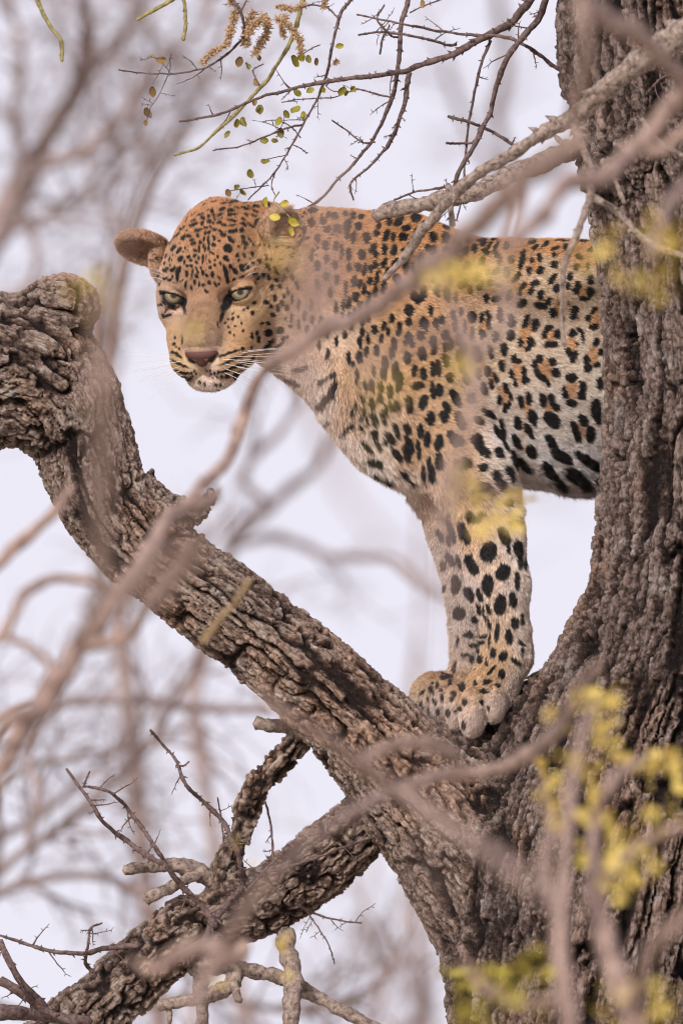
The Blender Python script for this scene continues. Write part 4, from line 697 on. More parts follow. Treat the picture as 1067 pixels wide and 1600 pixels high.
def bark_height(q, st):
    """q: (across, across, along) in pixels, st: 0 old trunk, 1 limb, 2 knobby -> height 0..1 and a crack mask"""
    cw, cl, fo_ = [(25, 210, .24), (20, 110, .22), (15, 42, .26)][st]
    wn = np.stack([fbm(q / [cw * 1.6, cw * 1.6, cl * .8], 2, 51), fbm(q / [cw * 1.6, cw * 1.6, cl * .8], 2, 52)], -1)
    fine = np.stack([vnoise(q / 9, 55), vnoise(q / 9, 56)], -1) * 2.2
    wq = q.copy(); wq[:, :2] += wn * cw * .55 + fine
    n1 = np.abs(vnoise(wq / [cw, cw, cl], 60 + st)); n1b = np.abs(vnoise((wq + 77) / [cw * .7, cw * .7, cl * .6], 64 + st))
    e1 = ss(.0, fo_, n1) * (.40 + .60 * ss(.0, fo_ * .8, n1b))                                  # long furrows that join and part
    w2 = q + np.stack([fine[:, 0], fine[:, 1], fine[:, 0] * 3], -1)
    g1, g2, gi = worley(w2 / [cw * .5, cw * .5, cw * (2.2 if st == 0 else 1.5)], 70 + st); e2 = ss(.0, .16, g2 - g1)   # flakes on the ridges
    k1, k2, ki = worley(w2 / ([8.5, 8.5, 34] if st == 0 else [8, 8, 20]), 90 + st); r1 = ss(0, .22, k2 - k1) * (.25 + .75 * ki); r2 = vnoise(wq / [4, 4, 19], 79)
    lo_ = fbm(q / [cw * 1.1, cw * 1.1, cl * .5], 2, 81) * .5 + .5
    h = e1 * (.44 + .16 * lo_ + e2 * (.05 + .14 * gi) + .17 * r1 + .06 * r2) + (1 - e1) * (.16 * r1 + .05 * r2)
    return h, (.25 + .75 * e1) * (.25 + .25 * e2 + .2 * gi + .4 * r1)
if on('tree'):
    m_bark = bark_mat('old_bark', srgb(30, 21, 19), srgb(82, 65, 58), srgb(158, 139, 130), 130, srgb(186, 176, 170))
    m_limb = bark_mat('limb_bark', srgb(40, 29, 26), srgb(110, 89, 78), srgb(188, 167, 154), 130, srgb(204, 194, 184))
    T0 = time.time(); V, Q = surface_net(tree_sdf, (-330, -330, -1780), (1560, 620, 240), 11.0); print('tree', len(V))
    V, Q = subdivide(V, Q, 2); N = normals(V, Q)
    print('T tree mesh', time.time() - T0, len(V)); names = list(CH); D = []; CO = []
    for k_ in names:
        d, o, r = chain_dist(V, CH[k_]); D.append(d); CO.append(o)
    print('T dist', time.time() - T0); D = np.array(D); D[0] -= 10; dm = D.min(0); W_ = np.exp(-np.minimum((D - dm) / 9, 30)); W_ /= W_.sum(0)
    H_ = np.zeros(len(V)); CR = np.zeros(len(V)); amp = np.zeros(len(V))
    for k_, nm in enumerate(names):
        m = W_[k_] > .02; st = {'trunk': 0, 'rear_limb': 0, 'main_limb': 1, 'lower_limb': 2, 'knobby_limb': 2}[nm]
        h, c = bark_height(CO[k_][m] + k_ * 331, st); H_[m] += W_[k_][m] * h; CR[m] += W_[k_][m] * c; amp += W_[k_] * [36, 22, 18][st]
    V2 = V + N * ((H_ - .44) * amp)[:, None]
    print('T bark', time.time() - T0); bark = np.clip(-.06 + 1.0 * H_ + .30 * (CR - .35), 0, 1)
    root_t = thing('tree', (px2w(np.array([[940., -50, -1800]]))[0][0], px2w(np.array([[940., -50, -1800]]))[0][1], 0.0),
                   'large old tree with deeply furrowed bark whose fork carries the leopard', 'tree')
    W2 = px2w(V2); own = D.argmin(0)[Q].min(1) if False else D.argmin(0)[Q[:, 0]]
    for k_, nm in enumerate(names):
        fq = Q[own == k_]; u, inv = np.unique(fq, return_inverse=True)
        part = {'trunk': 'trunk', 'main_limb': 'limb', 'lower_limb': 'limb', 'knobby_limb': 'branch', 'rear_limb': 'limb'}[nm]
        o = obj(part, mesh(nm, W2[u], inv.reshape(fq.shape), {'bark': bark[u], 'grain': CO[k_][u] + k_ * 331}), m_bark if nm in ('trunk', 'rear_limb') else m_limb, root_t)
        if nm == 'main_limb': o['label'] = 'thick limb sweeping up to the left from the fork'
        if nm == 'lower_limb': o['label'] = 'gnarled lower limb running down to the left behind the main one'
        if nm == 'knobby_limb': o['label'] = 'short knobbly branch standing up from the lower limb'
    # the bole below the picture, down to the ground, and the stem above it
    a_ = px2w(np.array([[940., -50, -1780]]))[0]; b_ = np.array([a_[0] + .05, a_[1] + .1, -.1])
    for (p0, p1, r0, r1) in ((a_, b_, .205, .34), (px2w(np.array([[1055., -75, 250]]))[0], px2w(np.array([[1120., -40, 2600]]))[0], .155, .07)):
        pp = [p0 + (p1 - p0) * t + np.array([.05 * math.sin(t * 5), .04 * math.sin(t * 7), 0]) * (t > 0) for t in np.linspace(0, 1, 9)]
        c, r = smooth_path(pp, [r0, r1], .04); v, f = tube(c, r, 72, .03, 5, .6)
        h = np.array(v); n_ = len(c) * 72; ph = np.arange(n_) % 72; ax = (np.arange(n_) // 72)
        q = np.stack([np.cos(ph / 72 * 2 * math.pi) * 200, np.sin(ph / 72 * 2 * math.pi) * 200, ax * 48.], -1); hh, cc = bark_height(q, 0)
        cen = np.repeat(c, 72, 0); dr = h[:n_] - cen; dr /= np.linalg.norm(dr, axis=1)[:, None]; h[:n_] += dr * ((hh - .6) * 23 * K)[:, None]
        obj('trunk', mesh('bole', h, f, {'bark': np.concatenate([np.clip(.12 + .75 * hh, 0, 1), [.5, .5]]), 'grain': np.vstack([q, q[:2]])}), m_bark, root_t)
# ------------------------------------------------------------------ ground
def ground():
    n = 90; g = np.concatenate([-np.geomspace(1500, 3, n // 2), np.geomspace(3, 1500, n // 2)]); X, Y = np.meshgrid(g, g + 10, indexing='ij')
    v = np.stack([X.ravel(), Y.ravel(), np.zeros(n * n)], -1); v[:, 2] = fbm(v / 40 + .5, 3, 90) * np.clip(np.hypot(v[:, 0], v[:, 1] - 12) / 60, 0, 1) * 1.2 - .02
    i, j = np.meshgrid(np.arange(n - 1), np.arange(n - 1), indexing='ij'); a = (i * n + j).ravel()
    q = np.stack([a, a + n, a + n + 1, a + 1], 1)
    def b(n_, l, bs):
        c = ramp(n_, l, noise_tex(n_, l, .6, 8, .7), [(.35, (.36, .32, .26)), (.55, (.50, .45, .38)), (.7, (.58, .53, .45))]); l.new(c, bs.inputs['Base Color']); bs.inputs['Roughness'].default_value = 1
    obj('ground', mesh('ground', v, q), mat('dry_ground', b), kind='structure')
ground()

# ------------------------------------------------------------------ branches and twigs
def twig_mesh(pts, r0, r1, seed=0, thorn=0, seg=7, lump=.16, wob=1.0, thorn_len=1.3, side=0):
    """pts: (px, py, metres behind focus); radii in pixels as seen"""
    rr = random.Random(seed); w_ = np.array([P(*p) for p in pts]); d = np.mean([p[2] for p in pts]); sc_ = K * (FOC + d) / FOC
    if isinstance(r0, (list, tuple)): rad = np.array(r0) * sc_
    else: rad = np.linspace(r0, r1, len(pts)) * sc_
    c, r = smooth_path(w_, rad, max(2.5 * sc_, np.mean(rad) * (.9 if seg < 14 else .4))); n_ = len(c)
    q = c / (r.mean() * 9) + seed * 3.1; j = np.stack([vnoise(q, 1), vnoise(q + 9, 2), vnoise(q + 18, 3)], -1) * (r.mean() * .55 * wob); c = c + j
    if seg >= 14: r = r * (1 + .16 * np.abs(vnoise(c / (r.mean() * 2.6) + seed * 1.7, 14)))
    r = r * (1 + .18 * np.maximum(0, vnoise(c / (r.mean() * 7) + seed, 4)) * 2 * wob * .7)
    parts = [tube(c, r, seg, lump, seed, 2.2 if seg < 14 else .9)]
    if thorn:
        S = np.concatenate([[0], np.cumsum(np.linalg.norm(np.diff(c, axis=0), axis=1))]); s_ = rr.uniform(.3, 1) * thorn * sc_
        while s_ < S[-1]:
            i = int(np.searchsorted(S, s_)); i = min(max(i, 1), n_ - 2); t = c[i + 1] - c[i - 1]; t /= np.linalg.norm(t)
            v = np.array([rr.gauss(0, 1) for _ in range(3)]); v -= t * (v @ t); v[1] *= .4; v /= np.linalg.norm(v)
            for sg in ((1, -1) if rr.random() < .45 else (1,)):
                L_ = (r[i] * thorn_len + 1.5 * sc_) * rr.uniform(.6, 1.3); b0 = c[i] + v * sg * r[i] * .4
                pth = np.array([b0, b0 + v * sg * L_ * .5 + t * L_ * .1, b0 + v * sg * L_ + t * L_ * rr.uniform(.2, .7)])
                parts.append(tube(pth, np.array([max(r[i] * .8, 1.2 * sc_), max(r[i] * .42, .7 * sc_), .22 * sc_]), 5, 0))
            s_ += thorn * sc_ * rr.uniform(.5, 1.6)
    for _ in range(side):
        i = rr.randrange(n_ // 6, n_ - 1); t = c[min(i + 1, n_ - 1)] - c[i - 1]; t /= np.linalg.norm(t) + 1e-9
        v = RIGHT * rr.gauss(0, 1) + UPV * rr.gauss(0, 1) + FWD * rr.gauss(0, .35); v -= t * (v @ t); v /= np.linalg.norm(v) + 1e-9; a = v * .8 + t * rr.uniform(-.1, .8)
        L_ = rr.uniform(14, 55) * sc_; k_ = np.linspace(0, 1, 7)[:, None]; bend = np.cross(a, FWD) * rr.uniform(-.35, .35)
        pth = c[i] + a * L_ * k_ + bend * L_ * k_ ** 2; pth = pth + np.array([[rr.gauss(0, .02) * L_ for _ in range(3)] for _ in range(7)]) * k_
        ra = min(r[i] * .6, 1.6 * sc_); parts.append(tube(pth, np.linspace(ra, .45 * sc_, 7), 5, .3, seed, 3))
        for q_ in (2, 4, 5):
            if rr.random() < .7:
                d_ = np.cross(a, FWD) * rr.choice((-1, 1)) * rr.uniform(3, 8) * sc_ + a * 2 * sc_; parts.append(tube(np.array([pth[q_], pth[q_] + d_ * .6, pth[q_] + d_]), np.array([.8, .5, .3]) * sc_, 4, 0))
    return merge(parts), c
def twig(parent, name, pts, r0, r1, m, seed=0, **kw):
    lab = kw.pop('label', None); (v, f), c = twig_mesh(pts, r0, r1, seed, **kw); o = obj(name, mesh(name, v, f), m, parent)
    if lab: o['label'] = lab
    return o, c
def leaf_mesh(L_, W_, fold=.25, n=7, seed=0):
    """one oblong leaflet, folded along its midrib and a little curled"""
    rr = random.Random(seed); v = []; f = []
    for i in range(n):
        t = i / (n - 1); w_ = W_ * math.sin(math.pi * (t * .86 + .09)) ** .75 * (1 if t < .97 else .4); z = -fold * w_ * .2 + .16 * L_ * (t - .5) ** 2 + rr.uniform(-.02, .02) * L_
        for k_ in (-1, -.5, 0, .5, 1): v.append((k_ * w_, t * L_, z + abs(k_) * w_ * fold + rr.uniform(-.015, .015) * L_))
    for i in range(n - 1):
        for k_ in range(4): a = i * 5 + k_; f.append((a, a + 1, a + 6, a + 5))
    v = [(x + .10 * L_ * math.sin(3 * y / L_ + seed) * (y / L_) ** 2, y, z + (.05 + .1 * seed) * L_ * math.cos(4 * y / L_ + seed * 2) * abs(x) / W_) for x, y, z in v]
    b = len(v); v += [(x, y, z - L_ * .012) for x, y, z in v]; f += [tuple(b + i for i in q[::-1]) for q in f[:]]
    ed = [i * 5 for i in range(n)] + [(n - 1) * 5 + k_ for k_ in range(1, 5)] + [i * 5 + 4 for i in range(n - 2, -1, -1)] + [3, 2, 1]
    for a, c in zip(ed, ed[1:] + ed[:1]): f.append((c, a, b + a, b + c))
    return mesh('leaf', np.array(v), f)
m_twig = twig_mat('dark_twig', srgb(52, 39, 40), srgb(116, 94, 88)); m_branch = twig_mat('grey_branch', srgb(62, 49, 45), srgb(158, 138, 126), 150)
m_green = twig_mat('young_twig', srgb(96, 88, 52), srgb(160, 146, 96)); m_far = twig_mat('distant_bark', srgb(104, 86, 82), srgb(166, 146, 140), 20)
m_front = twig_mat('pale_bark', srgb(98, 78, 71), srgb(170, 143, 130), 60)
m_leaf = leaf_mat('olive_leaf', srgb(120, 112, 40), srgb(178, 168, 58)); m_brown = leaf_mat('brown_leaf', srgb(120, 92, 62), srgb(160, 128, 76))
m_yellow = leaf_mat('yellow_leaf', srgb(234, 214, 112), srgb(250, 228, 150), .45); m_lime = leaf_mat('lime_leaf', srgb(198, 184, 70), srgb(220, 202, 96), .4)
m_catkin = twig_mat('dry_catkin', srgb(140, 108, 80), srgb(206, 172, 134), 300)
LEAF = [leaf_mesh(1, .36, .35, seed=i) for i in range(3)]
def put_leaf(parent, px, py, d, size, ang, m, rr, sub=None):
    o = bpy.data.objects.new('leaf', LEAFM[(m.name, rr.randrange(3))]); sc.collection.objects.link(o)
    s = size * K * (FOC + d) / FOC; w_ = P(px, py, d)
    a = math.radians(ang); y = RIGHT * math.sin(a) - UPV * math.cos(a); y = y * math.cos(.3) + FWD * rr.uniform(-.5, .5); y /= np.linalg.norm(y)
    z = -FWD + RIGHT * rr.uniform(-.8, .8) + UPV * rr.uniform(-.5, .8); z -= y * (z @ y); z /= np.linalg.norm(z); x = np.cross(y, z)
    M = Matrix(((x[0], y[0], z[0], 0), (x[1], y[1], z[1], 0), (x[2], y[2], z[2], 0), (0, 0, 0, 1)))
    o.parent = parent
    if parent is not None and parent.type == 'EMPTY': o.matrix_parent_inverse = Matrix.Translation(-parent.location)
    o.matrix_basis = Matrix.Translation(Vector(w_ - y * s * .45)) @ M @ Matrix.Scale(s, 4)
    return o
LEAFM = {}
for m_ in (m_leaf, m_brown, m_yellow, m_lime):
    for i_ in range(3):
        me_ = LEAF[i_].copy(); me_.materials.append(m_); LEAFM[(m_.name, i_)] = me_

if on('twigs') and on('tree'):
    R_ = random.Random(11); T = root_t
    # stubs and small dead branches on the lower limb
    for pts, r0, r1, kw in [
        ([(398, 1131, .04), (430, 1134, .045), (470, 1140, .05)], 9, 11, dict(label='short broken stub pointing left under the main limb')),
        ([(196, 1363, .03), (240, 1357, .04), (290, 1358, .05), (335, 1378, .06), (352, 1392, .06)], 8, 16, {}),
        ([(230, 1402, .03), (258, 1388, .035), (285, 1374, .04), (312, 1366, .05)], 9, 8, {}),
        ([(300, 1512, .05), (350, 1506, .05), (405, 1515, .05), (450, 1528, .05), (485, 1548, .04), (535, 1578, .03), (600, 1612, .02)], 12, 8, {}),
        ([(319, 1490, .05), (317, 1540, .05), (319, 1620, .05)], 11, 10, {}),
        ([(446, 1455, .05), (455, 1490, .03), (463, 1530, .0), (458, 1570, -.02), (455, 1620, -.03)], 14, 10, {}),
        ([(246, 1570, .0), (290, 1563, .0), (335, 1553, .02), (360, 1538, .04), (365, 1515, .05)], 7, 14, {}),
        ([(365, 1535, .03), (372, 1553, .02), (377, 1562, .02)], 8, 5, {}), ([(263, 1565, .0), (267, 1585, .0), (266, 1598, .0)], 5, 3, {}),
        ([(893, 236, -.10), (855, 250, -.13), (819, 267, -.16), (775, 287, -.18), (739, 299, -.19), (686, 309, -.17), (633, 325, -.15), (585, 340, -.13)], 15, 10, dict(label='grey branch reaching left across the shoulder of the leopard')),
    ]:
        s_ = R_.randrange(999); twig(T, 'branch', pts, r0, r1, m_limb if False else m_branch, s_, thorn=0, seg=16, lump=.2, **kw)
    # thorny dark twigs
    tw = [
        ([(236, 1142), (258, 1168), (276, 1192), (292, 1224), (318, 1252), (348, 1282), (362, 1312), (375, 1342), (380, 1378), (362, 1405), (332, 1445), (315, 1478), (285, 1500)], 2.4, 8, .0, 13),
        ([(106, 1203), (126, 1232), (148, 1264), (166, 1290), (200, 1315), (232, 1338), (258, 1352), (290, 1388), (322, 1425), (336, 1445)], 2.6, 7, -.04, 14),
        ([(132, 1229), (150, 1230), (175, 1240), (198, 1262), (222, 1292), (242, 1322), (262, 1352)], 2.4, 4, -.04, 13),
        ([(140, 1205), (132, 1228)], 1.8, 2.4, -.04, 9), ([(296, 1190), (288, 1196), (276, 1196)], 1.6, 2.2, 0, 9),
        ([(414, 1252), (420, 1275), (424, 1300), (427, 1350)], 2.0, 2.6, .0, 14), ([(340, 1246), (345, 1272), (348, 1300), (350, 1322)], 1.4, 2, .02, 14),
        ([(0, 1462), (40, 1474), (85, 1486), (130, 1490), (172, 1480), (215, 1478)], 2.2, 6, .0, 16), ([(160, 1442), (142, 1452), (138, 1478), (134, 1505), (144, 1520)], 1.8, 4, .0, 8),
        ([(0, 1470), (18, 1505), (42, 1540), (72, 1572)], 7, 7, -.10, 22), ([(0, 1532), (30, 1548), (62, 1572), (120, 1600)], 8, 7, -.10, 22), ([(0, 1586), (60, 1588), (140, 1596)], 13, 10, -.05, 0),
        ([(462, 1412), (498, 1430), (530, 1438), (564, 1442)], 2.4, 1.6, .03, 15), ([(462, 1400), (488, 1436), (505, 1462), (515, 1480), (523, 1506)], 1.5, 1.1, .03, 12),
        ([(590, 1306), (555, 1318), (510, 1334), (470, 1348), (420, 1362)], 1.8, 3.2, .0, 30), ([(442, 1334), (422, 1352), (400, 1376), (385, 1392)], 2, 3.4, -.02, 16),
        # over the picture's top
        ([(846, -40), (832, -5), (812, 20), (797, 38), (755, 59), (712, 82), (659, 101), (627, 113), (564, 121), (504, 129), (451, 139), (399, 155), (341, 178), (281, 190)], 8.5, 1.8, .0, 24),
        ([(880, -60), (858, -10), (840, 32), (819, 55), (797, 85), (776, 133), (766, 175), (742, 222), (714, 276), (704, 319), (708, 350)], 6.5, 4.0, -.05, 22),
        ([(893, 170), (905, 130), (861, 101), (819, 70), (784, 58), (712, 53), (659, 43), (633, 38), (558, 24)], 4.6, 1.8, -.02, 22),
        ([(645, -30), (638, 0), (627, 42), (622, 106), (611, 154), (580, 223), (542, 266), (500, 313), (480, 322)], 5.5, 2, .04, 20),
        ([(641, 114), (633, 154), (622, 191), (606, 229)], 5.5, 3.5, .02, 14), ([(606, 229), (575, 262), (548, 286), (552, 312)], 3, 1.5, .02, 12),
        ([(766, 64), (750, 106), (734, 181), (725, 255), (723, 298), (712, 345)], 3.2, 1.5, .0, 16), ([(699, 182), (739, 194), (771, 207), (800, 226), (812, 232)], 2.8, 3.4, .0, 14), ([(698, 224), (720, 225), (741, 222)], 2.6, 2, .0, 12),
        ([(561, -25), (548, 0), (535, 16), (520, 68), (509, 121), (488, 168), (457, 226), (430, 268), (388, 312)], 3.6, 1.3, .0, 18),
        ([(378, 63), (345, 92), (315, 108), (268, 115), (225, 114), (186, 110)], 2.4, 1.3, .0, 16), ([(378, 63), (382, 38), (372, 10), (350, -20)], 2.8, 3, .0, 22),
        ([(472, 195), (448, 200), (420, 211), (378, 228), (333, 235)], 2.4, 1.2, .0, 14), ([(590, 148), (560, 140), (520, 152), (470, 155), (440, 160)], 1.4, 1.0, .0, 14),
        ([(616, 154), (585, 146), (556, 138)], 2, 1.2, .0, 14), ([(519, 188), (540, 203), (566, 222), (586, 222)], 1.6, 1.8, .02, 12), ([(615, 312), (648, 300), (690, 293), (702, 288)], 1.8, 2.4, .0, 14),
        ([(560, 55), (600, 50), (650, 58), (700, 70), (712, 70)], 1.8, 3, .02, 18), ([(600, 8), (590, 30), (610, 55), (622, 58)], 1.8, 2.2, .02, 12), ([(594, 85), (598, 60), (608, 40)], 2.4, 1.8, .02, 12),
        ([(265, 90), (266, 108), (258, 128), (248, 150), (236, 168), (230, 188)], .9, .7, .0, 0), ([(265, 112), (255, 100), (246, 92), (236, 88)], .9, .8, .0, 0), ([(430, 270), (424, 290), (430, 305)], 1.1, .9, 0, 12),
        ([(450, 242), (430, 246), (412, 250)], 1, .8, 0, 0), ([(420, 290), (400, 292), (372, 296), (360, 298)], 1.1, .8, 0, 0), ([(505, 130), (520, 142), (540, 142)], 1, .8, 0, 0), ([(457, 226), (470, 232), (480, 240)], 1, .8, 0, 10),
        ([(500, 70), (486, 76), (470, 86)], 1.2, .9, 0, 12), ([(412, 100), (396, 110), (404, 132)], 1.2, 1, 0, 10), ([(470, 215), (452, 196), (430, 188), (410, 190)], 1.2, .9, 0, 12), ([(690, 310), (702, 330), (706, 350)], 2.0, 1.4, -.1, 12),
        ([(1090, 120, ), (1040, 118), (1000, 160), (985, 200)], 2.4, 2, -.2, 14), ([(640, 20), (660, 10), (700, -5)], 1.5, 1.5, .03, 12), ([(530, 30), (510, 12), (486, 8), (470, 12)], 2, 1.4, .0, 14)]
    TW = []
    for k_, (pts, a, b_, d, th_) in enumerate(tw):
        p3 = [(x, y, d + .02 * math.sin(i * 1.7 + k_)) for i, (x, y) in enumerate(pts)]
        o, c = twig(T, 'twig', p3, a * .82, b_ * .82, m_twig, 100 + k_, thorn=th_ * 1.25, seg=6, side=(len(pts) // 2 + 1) if len(pts) > 3 else 0); TW.append((o, c))
    # greenish twigs
    for k_, (pts, a, b_, d) in enumerate([([(478, -20), (470, 10), (457, 58), (420, 121), (388, 157), (346, 199), (310, 231), (273, 243)], 4.2, 1.8, .05), ([(55, -10), (62, 10), (80, 40), (97, 66), (96, 94)], 4.0, 2.6, -.35),
                                          ([(216, 30), (232, 20), (252, 9), (275, -4)], 2.6, 3.4, -.02), ([(285, -6), (290, 12), (291, 38), (287, 62)], 2.4, 3.2, .0), ([(893, 1030), (850, 1046), (822, 1060)], 2.6, 2.2, .12), ([(900, 998), (878, 1002)], 1.8, 1.4, .12)]):
        o, c = twig(T, 'twig', [(x, y, d) for x, y in pts], a, b_, m_green, 300 + k_, thorn=9 if k_ in (2, 3) else 30, seg=6, thorn_len=.5)
        if k_ in (2, 3): o['label'] = 'hanging green catkin'
    # the long grey limb that crosses in front of the trunk and the leopard's back, with what hangs from it
    gl = [(1120, 20, -.5), (1067, 52, -.5), (999, 100, -.48), (941, 142, -.45), (893, 182, -.42), (829, 218, -.40), (782, 250, -.38), (744, 276, -.36), (702, 313, -.33), (659, 361, -.30), (635, 400, -.28), (600, 440, -.26)]
    twig(T, 'branch', gl, [19, 18, 16, 13, 11.5, 9, 8.5, 8.5, 8, 7.5, 6.5, 4], 0, m_branch, 71, thorn=60, seg=16, lump=.18, label='long grey branch slanting down in front of the trunk to the back of the leopard')
    for k_, (pts, a, b_, d) in enumerate([([(893, 182), (909, 222), (922, 262), (920, 306), (902, 358), (884, 410), (876, 470), (882, 540)], 8, 3, -.55), ([(925, 306), (968, 336), (1010, 378), (1067, 398), (1090, 402)], 5.5, 5, -.5),
                                          ([(1000, 186), (1026, 218), (1067, 246)], 4, 4, -.55), ([(941, 250), (962, 285), (975, 318)], 4.5, 3, -.4), ([(893, 240), (870, 215), (866, 212)], 5, 4, -.2), ([(700, 290), (704, 330), (706, 352)], 5, 4, -.3)]):
        twig(T, 'branch', [(x, y, d) for x, y in pts], a, b_, m_branch, 500 + k_, thorn=24, seg=8, lump=.25)
    # leaves hanging from the twigs (each on its twig)
    for (px, py, sz, an, mi) in [(252, 94, 17, 80, 1), (237, 89, 10, 60, 1), (240, 143, 17, 10, 1), (231, 176, 17, 15, 1), (228, 192, 9, 0, 1), (356, 210, 15, -30, 0), (370, 192, 17, 10, 0), (381, 190, 14, 20, 0), (406, 171, 19, 10, 0), (436, 189, 14, -20, 0), (439, 207, 18, 5, 0), (429, 220, 13, 60, 0), (413, 219, 13, 80, 0), (462, 171, 18, -60, 0),
                                 (414, 252, 14, 80, 0), (391, 271, 16, 15, 0), (357, 301, 12, 10, 1), (371, 293, 14, -40, 0), (379, 300, 12, 30, 0), (464, 145, 14, 30, 0), (485, 141, 16, -60, 0), (460, 95, 18, 50, 0), (471, 88, 16, 30, 0), (531, 72, 15, -80, 0), (386, 103, 15, 10, 0), (535, 142, 14, -30, 0), (551, 139, 11, -60, 0), (541, 145, 12, 0, 0), (482, 92, 12, 10, 0),
                                 (398, 160, 12, 10, 1), (448, 178, 12, 40, 0), (474, 180, 12, 0, 0), (505, 140, 10, 20, 0), (494, 96, 14, 10, 1), (375, 96, 18, -10, 1), (402, 128, 14, 20, 1), (404, 90, 12, 0, 1), (660, 6, 14, 20, 1)]:
        q0 = P(px, py, 0); par = min(TW, key=lambda oc: ((oc[1] - q0) ** 2).sum(1).min())[0]
        put_leaf(par, px, py, -.01 + R_.uniform(-.02, .02), sz * R_.uniform(.85, 1.2), an + R_.uniform(-15, 15), [m_leaf, m_brown][mi], R_)
    bt, c = twig(T, 'twig', [(436, 300, -.10), (428, 316, -.12), (446, 332, -.14), (458, 346, -.15)], 1.2, .8, m_green, 401, seg=5)
    for (px, py, sz, an) in [(417, 316, 16, 170), (444, 319, 15, 100), (430, 340, 19, -100), (458, 346, 20, 60), (455, 361, 15, 0)]: put_leaf(bt, px, py, -.15, sz, an, m_lime, R_)
    # dry flower spikes
    def spike(pts, r):
        rr = random.Random(int(pts[0][0])); (v, f), c = twig_mesh([(x, y, d) for x, y, d in pts], 1.2, .8, 5, seg=5); parts = [(v, f)]
        n_ = max(10, int(np.linalg.norm(np.subtract(pts[0][:2], pts[-1][:2])) * 7.5))
        for i in range(n_):
            q = c[int(i / n_ * (len(c) - 1))]; dr = np.array([rr.gauss(0, 1) for _ in range(3)]); dr /= np.linalg.norm(dr); L_ = r * K * rr.uniform(.35, 1.2)
            e_ = q + dr * L_; parts.append(tube(np.array([q + dr * L_ * .3, e_ * .6 + q * .4, e_]), np.array([.35, .75, .3]) * K * rr.uniform(.7, 1.7), 4, 0))
        return merge(parts)
    for pts, r in [([(316, 98, 0), (330, 84, 0), (348, 73, 0), (360, 64, 0)], 8), ([(356, 60, 0), (364, 38, 0), (368, 16, 0)], 9), ([(470, 82, -.02), (466, 58, -.02), (452, 42, -.02), (432, 28, -.02)], 9), ([(446, 24, 0), (440, 44, 0), (446, 60, 0)], 7),
                   ([(398, 84, 0), (410, 64, 0), (418, 44, 0), (410, 20, 0)], 9), ([(384, 70, .02), (386, 46, .02), (396, 18, .02)], 11), ([(360, -4, 0), (364, 8, 0)], 9), ([(420, 30, -.02), (400, 36, -.02), (384, 56, -.02)], 10),
                   ([(505, 12, 0), (510, -6, 0)], 7), ([(526, 96, 0), (520, 100, 0)], 6), ([(436, 10, .02), (460, 14, .02), (478, 6, .02)], 7)]:
        v, f = spike(pts, r); o = obj('flower_spike', mesh('flower_spike', v, f), m_catkin, T)

# ------------------------------------------------------------------ bushes and trees in front, out of focus
def leaf_cloud(parent, spots, m, seed, name='leaves'):
    """spots: (px, py, depth m, spread x, spread y, count, size px)"""
    rr = random.Random(seed); src = LEAF[0]; v0 = np.array([tuple(v.co) for v in src.vertices]); f0 = [tuple(p.vertices) for p in src.polygons]; V = []; F = []
    for (px, py, d, sx, sy, n_, sz) in spots:
        for i in range(int(n_ * (1.5 if d < 0 else 1))):
            dd = d + rr.gauss(0, .25); w_ = P(px + rr.gauss(0, sx * 1.25), py + rr.gauss(0, sy * 1.25), dd); s = sz * K * (FOC + dd) / FOC * rr.uniform(.5, 1.05)
            q = np.array(Matrix.Rotation(rr.uniform(0, 6.28), 3, Vector([rr.gauss(0, 1) for _ in range(3)]).normalized()))
            b = sum(len(x) for x in V); V.append(v0 * s @ q.T + w_); F += [tuple(k_ + b for k_ in t) for t in f0]
    o = obj(name, mesh(name, np.vstack(V), F), m, parent); o['kind'] = 'stuff'; return o
def down(px, py, d, side=0.0):
    """a stem path from the picture's edge down to the ground"""
    w_ = P(px, py, d); b_ = np.array([w_[0] + side, w_[1] + .15, -.05])
    return [b_ + (w_ - b_) * t + np.array([.06 * math.sin(4 * t + px), .05 * math.sin(5 * t), 0]) * (t < 1) for t in np.linspace(0, 1, 7)]
def stem(parent, px, py, d, r_px, m, side=0.0, name='trunk'):
    pp = down(px, py, d, side); r1 = r_px * K * (FOC + d) / FOC; c, r = smooth_path(pp, [r1 * 1.8, r1], .05); v, f = tube(c, r, 12, .15, 3, 3)
    return obj(name, mesh(name, v, f), m, parent), pp[0]
def bush(label, stem_at, cat='tree', name='thorn_tree', mt=None, group=None):
    px, py, d, r_, side = stem_at; g = down(px, py, d, side)[0]; t = thing(name, (g[0], g[1], 0), label, cat, group); stem(t, px, py, d, r_, mt or m_front, side); return t
m_stalk = twig_mat('dry_stalk', srgb(100, 80, 58), srgb(156, 130, 94), 120)
